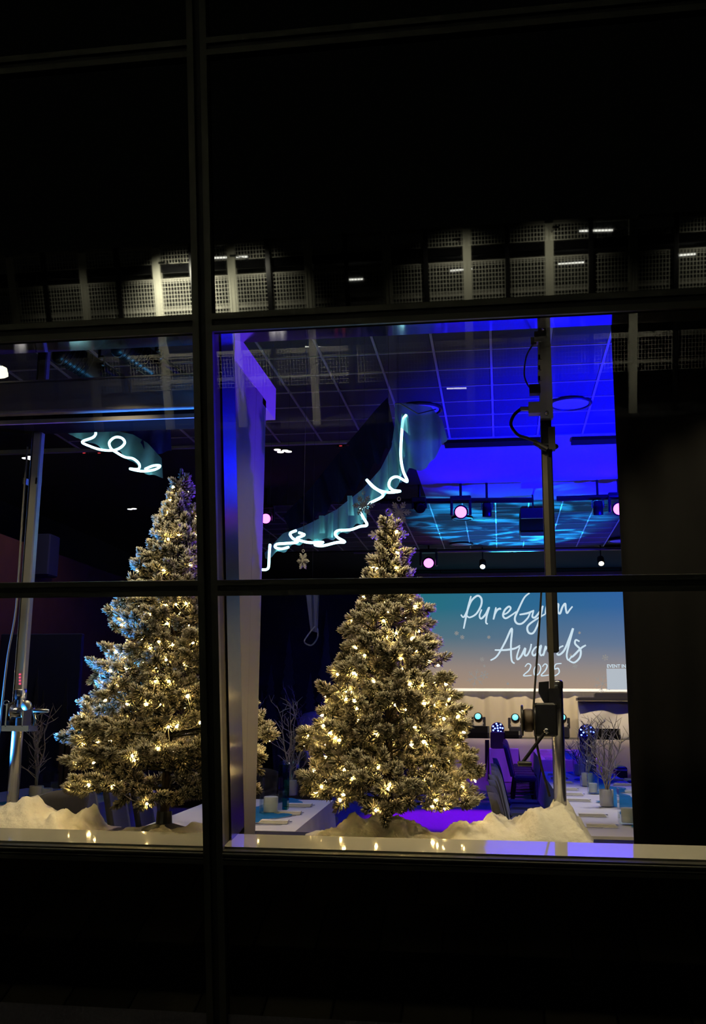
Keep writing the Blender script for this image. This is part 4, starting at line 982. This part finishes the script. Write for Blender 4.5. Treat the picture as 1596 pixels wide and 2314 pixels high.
# ================================================================== TABLES, CHAIRS, SETTINGS
def chair_proto():
    t = thing('banquet_chair', 'dark upholstered banquet chair', 'chair')
    MB().cbx(-.22, .15, -.22, .22, .40, .49, .03).build('seat', 'chair', t, local=True)
    b = MB(); b.grid(lambda u, v: Vector((-.20 - .11 * v - .03 * math.cos((u - .5) * 2.4), lerp(-.21, .21, u) * (1 - .12 * max(0, v - .75)), .47 + .50 * v - .05 * max(0, v - .8) * (abs(u - .5) * 2) ** 2 * 4)), 10, 8, (-.05, 0, .006)); b.build('backrest', 'chair', t, True, True)
    for sx_, sy in ((1, 1), (1, -1), (-1, 1), (-1, -1)):
        MB().tube([(.11 if sx_ > 0 else -.19, .18 * sy, .42), (.12 if sx_ > 0 else -.25, .19 * sy, 0)], .014, 8).build('leg', 'black_metal', t, local=True)
    MB().tube([(.115, -.185, .2), (-.22, -.185, .2)], .009, 6).build('stretcher', 'black_metal', t, local=True)
    MB().tube([(.115, .185, .2), (-.22, .185, .2)], .009, 6).build('stretcher', 'black_metal', t, local=True)
    return t
CH0 = chair_proto(); used = [0]
def chair(x, y, rz, label, group):
    if not used[0]:
        used[0] = 1; CH0.location = (x, y, 0); CH0.rotation_euler.z = rz; CH0['label'] = label; CH0['group'] = group; return CH0
    return copy_tree(CH0, (x, y, 0), rz, label, group)

def table(name, label, x0, x1, y0, y1, rz=0, h=.75, drop=.70, mt='cloth'):
    """long table: cx,cy at near-right corner when rotated"""
    t = thing(name, label, 'table', (x1, y0, 0), rz=rz)
    w, L = x1 - x0, y1 - y0
    MB().bx(-w + .03, -.03, .03, L - .03, h - .04, h - .006).build('tabletop', 'barwood', t, local=True)
    for px_, py_ in ((-w + .1, .15), (-.1, .15), (-w + .1, L - .15), (-.1, L - .15)): MB().tube([(px_, py_, 0), (px_, py_, h - .04)], .015, 8).build('leg', 'black_metal', t, local=True)
    per = [(0, 0), (0, L), (-w, L), (-w, 0)]
    b = MB(); b.bx(-w, 0, 0, L, h - .006, h)
    nrm = [(1, 0), (0, 1), (-1, 0), (0, -1)]
    for e in range(4):
        p, q = Vector((*per[e], 0)), Vector((*per[(e + 1) % 4], 0)); nn = Vector((*nrm[e], 0)); ln = (q - p).length; fq = max(2, ln / .35)
        b.grid(lambda u, v, p=p, q=q, nn=nn, fq=fq: p.lerp(q, u) + nn * (.004 + v * (.03 + .03 * math.sin(u * fq * 2 * PI + e)) + .05 * v * (abs(u - .5) * 2) ** 8) + Vector((0, 0, h - .001 - drop * v)), int(fq * 8), 5)
    b.build('tablecloth', mt, t, local=True)
    return t
RT = table('long_table', 'long white clothed table running from the right window to the stage', .50, 1.38, 6.60, 13.6)
table('long_table', 'far white clothed table lit purple behind the right long table', .62, 1.60, 16.9, 22.0, drop=.66)
LT = table('long_table', 'white clothed table behind the column, its lilac side facing the middle tree', -2.35, -1.322, 6.46, 8.75, rz=math.radians(3.4))
table('small_table', 'small white clothed table under the blue cluster lamp', P(1106, 1700, 23).x, P(1172, 1700, 23).x, 22.75, 23.45, h=.715, drop=.70)
table('long_table', 'dim white clothed table beyond the left tree', -4.6, -3.3, 7.6, 9.4, drop=.66)
table('long_table', 'dark clothed bar table far behind the column', -5.2, -3.6, 15.6, 17.4, h=1.05, drop=.9, mt='black_fabric')

def runner(name, label, cx_fn, y0, y1, w, z, seed, hang=.0):
    b = MB(); r2 = random.Random(seed)
    def fn(u, v):
        y = lerp(y0, y1, v); wob = .05 * math.sin(y * 6 + seed) + .03 * math.sin(y * 13); ww = w * (.8 + .25 * math.sin(y * 4.3 + 1))
        x = cx_fn(y) + (u - .5) * ww + wob
        zz = z + .006 + .014 * abs(math.sin(u * 9 + y * 11)) * (1 - abs(u - .5))
        if v < .001 and hang: zz = z - hang
        return Vector((x, y, zz))
    b.grid(fn, 14, int((y1 - y0) / .05))
    return tag(b.build(name, 'runner_sheer', smooth=True), label, 'table runner')
runner('table_runner', 'crumpled blue organza runner along the right long table', lambda y: 1.03, 6.64, 13.5, .34, .75, 1)
runner('table_runner', 'blue organza runner along the table behind the column', lambda y: -1.72 - (y - 6.46) * .059, 6.5, 8.7, .34, .75, 2)
runner('table_runner', 'blue organza runner on the far purple lit table', lambda y: 1.15, 17.0, 21.9, .34, .75, 4)
runner('table_runner', 'blue runner on the dim table beyond the left tree', lambda y: -3.9, 7.65, 9.35, .6, .75, 5)

nap_me = None
def napkin_proto():
    t = thing('napkin', 'folded cream napkin', 'napkin')
    for k, (w, h) in enumerate(((.20, .006), (.196, .006), (.19, .006))):
        MB().cbx(-w / 2 - .004 * k, w / 2 - .004 * k, -.05 + .003 * k, .05 - .005 * k, .001 + k * .0075, .0075 + k * .0075, .003).build('fold', 'napkin', t, local=True)
    return t
NP = napkin_proto(); nused = [0]
def fork_proto():
    t = thing('fork', 'steel fork', 'fork')
    b = MB(); b.prism([(-.09, -.005), (.03, -.0035), (.045, -.011), (.055, -.012), (.055, .012), (.045, .011), (.03, .0035), (-.09, .005), (-.095, 0)], .0, .002, lambda a, b, d: Vector((a, b, d + .001 + .006 * max(0, a * 8)))); b.build('handle', 'steel', t, local=True)
    for k in range(4): MB().bx(.054, .098, -.0115 + k * .0069, -.0085 + k * .0069, .004, .0056).build('tine', 'steel', t, local=True)
    return t
def knife_proto():
    t = thing('knife', 'steel table knife', 'knife')
    MB().prism([(-.11, -.006), (.0, -.005), (.0, .005), (-.11, .006), (-.115, 0)], .001, .006, lambda a, b, d: Vector((a, b, d))).build('handle', 'steel', t, local=True)
    MB().prism([(.0, -.005), (.09, -.009), (.11, .004), (.0, .005)], .002, .0035, lambda a, b, d: Vector((a, b, d))).build('blade', 'steel', t, local=True)
    return t
FK, KN = fork_proto(), knife_proto(); protos = {'n': [NP, 0], 'f': [FK, 0], 'k': [KN, 0]}
def put(k, x, y, z, rz, label, group):
    p = protos[k]
    if not p[1]:
        p[1] = 1; o = p[0]; o.location = (x, y, z); o.rotation_euler.z = rz; o['label'] = label; o['group'] = group; return o
    return copy_tree(p[0], (x, y, z), rz, label, group)
def setting(x, y, z, rz, where, k, cut=True):
    nth = ORD[k] + ' from the window '
    put('n', x, y, z, rz, 'folded cream napkin, ' + nth + where, 'napkins ' + where)
    if cut:
        c, s_ = math.cos(rz), math.sin(rz)
        def off(a, b): return x + a * c - b * s_, y + a * s_ + b * c
        for b_, io in ((.085, 'inner'), (.115, 'outer')): put('f', *off(.02, b_), z, rz, io + ' steel fork, ' + ORD[k] + ' setting ' + where, 'forks ' + where)
        put('k', *off(.0, -.085), z, rz, 'steel knife, ' + ORD[k] + ' setting ' + where, 'knives ' + where)
for k, y in enumerate((7.1, 7.8, 9.1, 9.75, 10.4, 11.4, 12.1, 12.8)): setting(.64 + .012 * math.sin(y * 9), y, .753, rnd.uniform(-.05, .05), 'on the chair side of the right table', k)
for k, y in enumerate((9.3, 10.2, 11.2, 12.0, 12.8)): setting(1.26, y, .753, PI + rnd.uniform(-.05, .05), 'on the curtain side of the right table', k, False)
for k, y in enumerate((17.2, 17.9, 18.6, 19.3, 20.0, 20.7)): setting(.80, y, .753, rnd.uniform(-.05, .05), 'on the far purple lit table', k, False)
for k in range(3): 
    y = 6.86 + k * .62; setting(-1.53 - (y - 6.46) * .059, y, .753, PI + math.radians(3.4) + rnd.uniform(-.04, .04), 'on the table behind the column', k)

for k, y in enumerate([6.95 + .66 * k for k in range(9)]): chair(.275 + rnd.uniform(-.015, .015), y, rnd.uniform(-.05, .05), 'dark upholstered chair, ' + ORD[k] + ' from the window along the right long table', 'chairs along the right long table')
for k, y in enumerate([17.1 + .75 * k for k in range(6)]): chair(.40 + rnd.uniform(-.02, .02), y, rnd.uniform(-.06, .06), 'dark chair, ' + ORD[k] + ' from the window along the far purple lit table', 'chairs along the far table')
for k, y in enumerate((11.9, 13.0)): chair(1.95, y, PI + rnd.uniform(-.1, .1), ('nearer', 'farther')[k] + ' purple lit chair on the curtain side of the right long table', 'chairs on the curtain side')
for k in range(3): chair(-2.80 - .03 * k, 7.35 + .66 * k, .06, 'dark chair, ' + ORD[k] + ' from the window on the far side of the column table', 'chairs behind the column table')
for lab, x, y, rz in (('black chair silhouetted left below the left tree, tilted view', -3.25, 6.75, 2.6), ('black chair under the left tree beside the purple floor', -2.5, 9.7, 2.2), ('black chair right under the left tree trunk', -1.85, 10.0, 1.6), ('black chair at the dim table by the left stand', -4.05, 7.2, 1.57)): chair(x, y, rz, lab, 'black chairs around the left tree')

# vases with twigs
def twig_vase(label, x, y, z, ht, seed, glass=True, spread=.22, n=5):
    r2 = random.Random(seed); t = thing('twig_vase', label, 'vase', (x, y, z))
    MB().lathe([(.048, 0), (.055, .005), (.058, .13), (.052, .135), (.05, .10)], 20).build('pot', 'plaster_pot', t, True, True)
    if glass: MB().lathe([(.075, .002), (.078, .30), (.076, .30), (.073, .004)], 20).build('glass_cylinder', 'tableglass', t, True, True)
    for k in range(n):
        b = MB(); a = r2.uniform(0, 2 * PI); H = ht * r2.uniform(.55, 1.0); tilt = r2.uniform(.03, spread)
        pts = [Vector((0, 0, .08))]
        for i in range(1, 7):
            f = i / 6; pts.append(Vector((math.cos(a) * tilt * f ** 1.3 + r2.uniform(-.012, .012), math.sin(a) * tilt * f ** 1.3 + r2.uniform(-.012, .012), .08 + H * f)))
        b.tube(catmull(pts, 3), [lerp(.0075, .0022, i / 18) for i in range(19)], 6)
        for i in range(2, 7):
            for _ in range(2):
                p = pts[i - 1].lerp(pts[i], r2.random()); d = Vector((r2.uniform(-1, 1), r2.uniform(-1, 1), r2.uniform(.3, 1.1))).normalized() * r2.uniform(.10, .24) * (1.15 - i * .08)
                e = p + d * .5 + Vector((r2.uniform(-.02, .02), r2.uniform(-.02, .02), 0))
                b.tube([p, e, p + d], [.0038, .003, .0016], 5)
                b.tube([e, e + Vector((r2.uniform(-.06, .06), r2.uniform(-.06, .06), r2.uniform(.03, .09)))], [.0026, .0014], 5)
        b.build('twig', 'twig', t, local=True)
    return t
def on(x, y, z=.757): q = PZ(x, y, z); return q.x, q.y
q = on(1372, 1822); twig_vase('white potted bare twigs nearest the curtain on the right long table', q[0], q[1], .757, .62, 1, False, .22, 6)
q = on(1328, 1776); twig_vase('second white potted bare twigs along the right long table', q[0], q[1], .757, .62, 2, True, .25, 5)
q = on(1310, 1752); twig_vase('third small potted twigs farthest on the right long table', q[0], q[1], .757, .5, 3, True, .2, 4)
q = on(656, 1797); twig_vase('tall bare twigs in a glass cylinder on the table behind the column', q[0], q[1], .757, .80, 4, True, .27, 6)
twig_vase('dim twigs on the far bar table', -4.2, 16.3, 1.057, .9, 6, False, .5, 5)
twig_vase('dim twigs right of the bar behind the middle tree', -3.0, 15.5, .757, 1.1, 7, False, .6, 5)
tag(MB().cbx(-3.35, -2.65, 15.1, 15.9, .70, .754, .01).tube([(-3, 15.5, 0), (-3, 15.5, .7)], .04, 10).build('side_table', 'black_plastic'), 'small dark table carrying the dim twigs', 'table')
q = P(8, 1790, 7.8); twig_vase('bare twigs at the far left edge behind the left stand', -3.78, 7.9, .757, .75, 9, False, .3, 5)

def lantern(label, x, y, z, w, h, gm='tableglass', candle=True):
    t = thing('glass_lantern', label, 'lantern', (x, y, z))
    for ax in (0, 1):
        for sg in (-1, 1):
            if ax == 0: MB().bx(sg * w - .002, sg * w + .002, -w, w, .0, h).build('glass_side', gm, t, local=True)
            else: MB().bx(-w, w, sg * w - .002, sg * w + .002, .0, h).build('glass_side', gm, t, local=True)
    MB().cbx(-w, w, -w, w, -.004, .004, .001).build('base', gm, t, local=True)
    if candle: MB().lathe([(w * .75, .004), (w * .78, .01), (w * .78, h * .42), (w * .7, h * .44), (w * .2, h * .42)], 20).build('candle', 'candle', t, True, True)
    return t
q = on(1422, 1862); lantern('glass lantern with thick white candle at the curtain on the right table', q[0], q[1], .764, .065, .23)
q = on(1352, 1796); lantern('small glass lantern between twig vases on the right table', q[0] - .03, q[1] + .15, .764, .05, .2)
q = on(612, 1838); lantern('glass lantern with white candle beside the column', q[0], q[1], .764, .07, .26)
q = on(637, 1832); lantern('tall green glass lantern on the table behind the column', q[0], q[1] + .05, .764, .035, .33, 'greenglass', False)
lantern('dim glass lantern with candle beyond the left tree', -3.72, 7.95, .764, .07, .24)
lantern('dim tall lantern beyond the left tree', -3.5, 8.25, .764, .07, .3)

# bar glasses
for k in range(7):
    x, y = -4.9 + .17 * k, 15.8 + .1 * (k % 2)
    t = thing('drinking_glass', 'drinking glass, ' + ORD[k] + ' from the left on the dark bar table', 'glass', (x, y, 1.052), 'glasses on the bar table')
    MB().lathe([(.035, 0), (.005, .01), (.005, .07), (.03, .09), (.042, .15), (.035, .20), (.033, .20), (.03, .1)], 14).build('bowl', 'tableglass', t, True, True)
tag(MB().cbx(-4.85, -4.65, 16.0, 16.15, 1.052, 1.25, .02).build('white_canister', 'paper'), 'small pale canister on the dark bar table', 'canister')
# round white lampshade shaped chair back / shell in the far dark
YC = 18.0; c = P(710, 1622, YC); t = thing('tub_chair', 'rounded lilac tub chair back behind the tall twigs', 'chair', (c.x, YC, 0))
MB().lathe([(.30, .42), (.33, .9), (.30, 1.3), (.20, 1.46), (.05, 1.5)], 20, (c.x, YC, 0)).build('shell', 'beam', t, True)
MB().tube([(c.x, YC, 0), (c.x, YC, .43)], .05, 10).build('pedestal', 'black_metal', t)

# ================================================================== DARK BACKDROPS WITH PRINTED FIRS
bd = thing('forest_backdrop', 'dark navy backdrop with printed fir trees behind the column table', 'backdrop', (P(670, 1640, 22).x, 22.0, 0))
MB().cbx(P(540, 1500, 22).x, P(930, 1500, 22).x, 22.0, 22.08, 0, P(700, 1310, 22).z, .01).build('panel', 'backdrop', bd)
def fir(x, yb, yt, w, Y, par, mt='backdrop_fir', seed=0):
    r2 = random.Random(seed); a, c = P(x, yb, Y), P(x, yt, Y); k = Y / FPX; n = 9; L, Rr = [], []
    for i in range(n):
        f = i / n; z = lerp(a.z, c.z, f); ww = w * k * (1 - f) * r2.uniform(.8, 1.1)
        L += [(a.x - ww, z), (a.x - ww * .55, z + (c.z - a.z) / n * .7)]; Rr += [(a.x + ww, z), (a.x + ww * .55, z + (c.z - a.z) / n * .7)]
    MB().prism(L + [(a.x, c.z)] + Rr[::-1], Y - .012, Y, lambda p, q, d: Vector((p, d, q))).build('printed_fir', mt, par)
for k, (x, yb, yt, w) in enumerate(((610, 1640, 1500, 22), (650, 1640, 1425, 30), (700, 1640, 1520, 22), (735, 1640, 1380, 32), (775, 1640, 1470, 28), (590, 1640, 1560, 18))): fir(x, yb, yt, w, 21.98, bd, seed=k)
YQ = 13.0
bl = thing('blue_backdrop', 'dark blue lit backdrop with printed firs at the far left', 'backdrop', (P(80, 1640, YQ).x, YQ, 0))
MB().cbx(-6.9, P(182, 1500, YQ).x, YQ, YQ + .08, 0, P(90, 1432, YQ).z, .01).build('panel', 'blue_backdrop', bl)
for k, (x, yb, yt, w) in enumerate(((30, 1720, 1495, 20), (72, 1720, 1510, 18), (88, 1720, 1560, 16), (140, 1720, 1530, 20), (165, 1720, 1590, 15))): fir(x, yb, yt, w, YQ - .02, bl, seed=20 + k)
# wall panels / speaker on maroon wall, slatted counter
tag(MB().cbx(P(62, 1300, 14).x, P(108, 1300, 14).x, 14.0, 14.35, P(80, 1300, 14).z, P(80, 1206, 14).z, .02).build('wall_speaker', 'blue_backdrop'), 'tall dark blue speaker box on the maroon side wall', 'speaker')
ct = thing('slatted_counter', 'slatted wooden counter in the dark beyond the left tree', 'counter', (P(170, 1760, 12).x, 12, 0))
xa, xb = P(138, 1700, 12).x, P(205, 1700, 12).x
MB().cbx(xa, xb + .4, 12.04, 12.5, 0, P(170, 1650, 12).z, .01).build('body', 'black', ct)
for k in range(9): MB().cbx(lerp(xa, xb + .3, k / 8) - .03, lerp(xa, xb + .3, k / 8) + .03, 12.0, 12.04, .02, P(170, 1650, 12).z - .02, .005).build('slat', 'barwood', ct)
MB().cbx(P(178, 1640, 12.2).x, P(250, 1640, 12.2).x, 12.05, 12.5, P(178, 1648, 12.2).z, P(178, 1610, 12.2).z, .03).build('counter_bin', 'beam', ct)
a, c = P(234, 1555, 15), P(256, 1536, 15)
t = thing('lit_sign', 'small pale green lit sign at the edge of the left tree', 'sign', ((a.x + c.x) / 2, 15.03, 0))
MB().cbx(a.x, c.x, 15, 15.05, a.z, c.z, .005).build('panel', 'exit_green', t); MB().tube([((a.x + c.x) / 2, 15.08, 0), ((a.x + c.x) / 2, 15.08, c.z)], .02, 8).build('pole', 'black_metal', t)
# stage edge: right-hand low black boxes
for lab, x0_, y0_, x1_, y1_, Y in (('black flight case by the curtain right of the long table', 1418, 1764, 1450, 1785, 13.5), ('purple topped box behind the right long table', 1395, 1733, 1418, 1760, 15.5)):
    a, c = P(x0_, y1_, Y), P(x1_, y0_, Y); t = thing('flight_case', lab, 'case', ((a.x + c.x) / 2, Y, 0))
    MB().cbx(a.x, c.x, Y, Y + .5, 0, c.z, .02).build('body', 'black_plastic', t); MB().cbx(a.x - .005, c.x + .005, Y - .005, Y + .505, c.z - .06, c.z - .04, .002).build('trim', 'alu', t)

# ================================================================== LIGHTS OF THE ROOM
BLUE = (.0004, .0004, 1.0)
def uplight(label, x, y, to, e, col, deg, blend):
    t = thing('floor_wash_light', label, 'stage light', (x, y, 0), 'floor wash lights behind the curtain')
    MB().cbx(x - .15, x + .15, y - .12, y + .12, 0, .06, .01).build('base', 'black_plastic', t)
    q = (Vector(to) - Vector((x, y, .25))).to_track_quat('Z', 'Y').to_matrix().to_4x4()
    MB().lathe([(.06, -.12), (.11, -.06), (.12, .08), (.10, .08)], 16, (x, y, .25), q).build('head', 'black_metal', t, True)
    d = (Vector(to) - Vector((x, y, .25))).normalized()
    return spot('floor_wash', Vector((x, y, .25)) + d * .15, to, e, col, deg, blend, .10)
uplight('blue uplight on the floor behind the curtain, near the window', 3.4, 11.5, (2.1, 12.3, CZ), 8800, BLUE, 66, .95)
uplight('blue uplight on the floor behind the curtain, toward the stage', 3.8, 15.5, (2.0, 15.2, CZ), 5200, BLUE, 60, .5)
uplight('blue uplight low behind the curtain aimed at the column', 2.6, 9.0, (-1.4, 5.75, 3.0), 3400, (.10, .02, 1.0), 24, 1.0)
uplight('blue uplight behind the curtain toward the rear ceiling', 4.2, 19.6, (1.7, 20.8, CZ), 1000, BLUE, 40, .2)
# cyan gobo beam from the stage moving heads onto the ceiling
g = spot('gobo_beam', P(1165, 1623, 25.1), (.3, 20.7, CZ), 8000, (.012, .40, 1.0), 38, .4, .02)
g.data.use_nodes = True; nt = g.data.node_tree; em_ = nt.nodes['Emission']
tcg = nt.nodes.new('ShaderNodeTexCoord'); vo = nt.nodes.new('ShaderNodeTexNoise'); rp = nt.nodes.new('ShaderNodeValToRGB'); mp = nt.nodes.new('ShaderNodeMapping')
mp.inputs['Scale'].default_value = (4, 9, 1); vo.inputs['Scale'].default_value = 1.6; vo.inputs['Detail'].default_value = 2; vo.inputs['Distortion'].default_value = 1.4
nt.links.new(tcg.outputs['Normal'], mp.inputs[0]); nt.links.new(mp.outputs[0], vo.inputs['Vector']); nt.links.new(vo.outputs['Fac'], rp.inputs[0]); nt.links.new(rp.outputs[0], em_.inputs['Strength'])
rp.color_ramp.elements[0].position = .50; rp.color_ramp.elements[0].color = (.12, .12, .12, 1); rp.color_ramp.elements[1].position = .72; rp.color_ramp.elements[1].color = (2.2, 2.2, 2.2, 1)
# magenta wash downwards to the dance floor and stage
PUR = (.27, .0, 1.0)
spot('magenta_wash', P(1042, 1162, YT - .3), (-.55, 14.9, 0), 2100, PUR, 38, .6, .1)
spot('magenta_wash', P(1400, 1154, YT - .3), (1.4, 19.0, .7), 500, (.42, .04, 1), 60, .8, .1)
spot('magenta_wash', P(601, 1174, YT - .3), (-4.8, 13.2, 0), 600, PUR, 26, .8, .1)
spot('magenta_wash', P(969, 1276, 22.2), (.0, 22.5, 0), 500, (.34, .02, 1), 60, .7, .1)
# warm profile lamps on drape and stage
for x in (-1.2, 1.2, 3.6): spot('profile_beam', (x, 22.5, 4.6), (x + .1, 27.3, 1.5), 430, (1, .78, .44), 80, .8, .1)
spot('house_and_fill_light', (-5.4, 12.5, CZ - .1), (-7.0, 14.0, 2.4), 55, (1, .75, .6), 80, .9, .1)  # extra warm spot without a fixture, added to lift the maroon wall
# soft neutral house downlights above the tables
spot('house_and_fill_light', (.9, 8.8, CZ - .1), (.8, 9.2, .75), 420, (1, .92, .84), 58, .9, .15)
spot('house_and_fill_light', (-2.6, 7.9, CZ - .1), (-1.6, 7.5, .75), 150, (.85, .80, 1.0), 52, .9, .15)
# warm lamps added out of sight above the window head, lighting sill and trees
for k, x in enumerate((-3.4, -2.3, -.75, .35, 1.2)):
    t = thing('added_window_lamp', 'added unseen warm lamp above the window head, ' + ORD[k] + ' from the left', 'downlight', (x, 5.27, 3.80), 'added lamps above the window head')
    MB().lathe([(.035, 0), (.035, .10)], 14, (x, 5.27, 3.80)).build('can', 'black_metal', t); MB().lathe([(.026, -.002), (.026, .0)], 12, (x, 5.27, 3.80)).build('lens', 'warm_lens', t)
    MB().tube([(x, 5.27, 3.88), (x, glass_y(3.88) + .06, 3.88)], .010, 8).build('bracket', 'black_metal', t)
    spot('window_fill', (x, 5.27, 3.78), (x, 5.62, .8), 82, (1, .83, .48), 82, .8, .03)
# cyan lamp at the left edge lighting the left tree flank and stand
t = thing('led_floor_light', 'cyan floor lamp tucked in the snow at the left edge', 'stage light', (-3.62, 5.86, TZ))
MB().cbx(-3.70, -3.54, 5.78, 5.94, TZ, TZ + .05, .01).build('base', 'black_plastic', t)
MB().lathe([(.04, 0), (.06, .03), (.06, .10), (.05, .10)], 16, (-3.62, 5.86, TZ + .08), Matrix.Rotation(.7, 4, 'Y')).build('head', 'black_metal', t, True)
spot('cyan_floor_lamp', (-3.56, 5.90, TZ + .25), (-2.55, 6.05, 2.0), 800, (.03, .25, 1.0), 56, .5, .04)
spot('cyan_floor_lamp', (-3.54, 5.84, TZ + .2), (px2, 5.98, 1.5), 110, (.05, .55, 1.0), 46, .6, .03)
spot('cyan_floor_lamp', (-3.5, 6.16, TZ + .25), (-2.35, 6.75, 3.95), 130, (.06, .45, 1.0), 34, .5, .03)  # extra spot added to tint the spotlight cans, set apart from the lamp
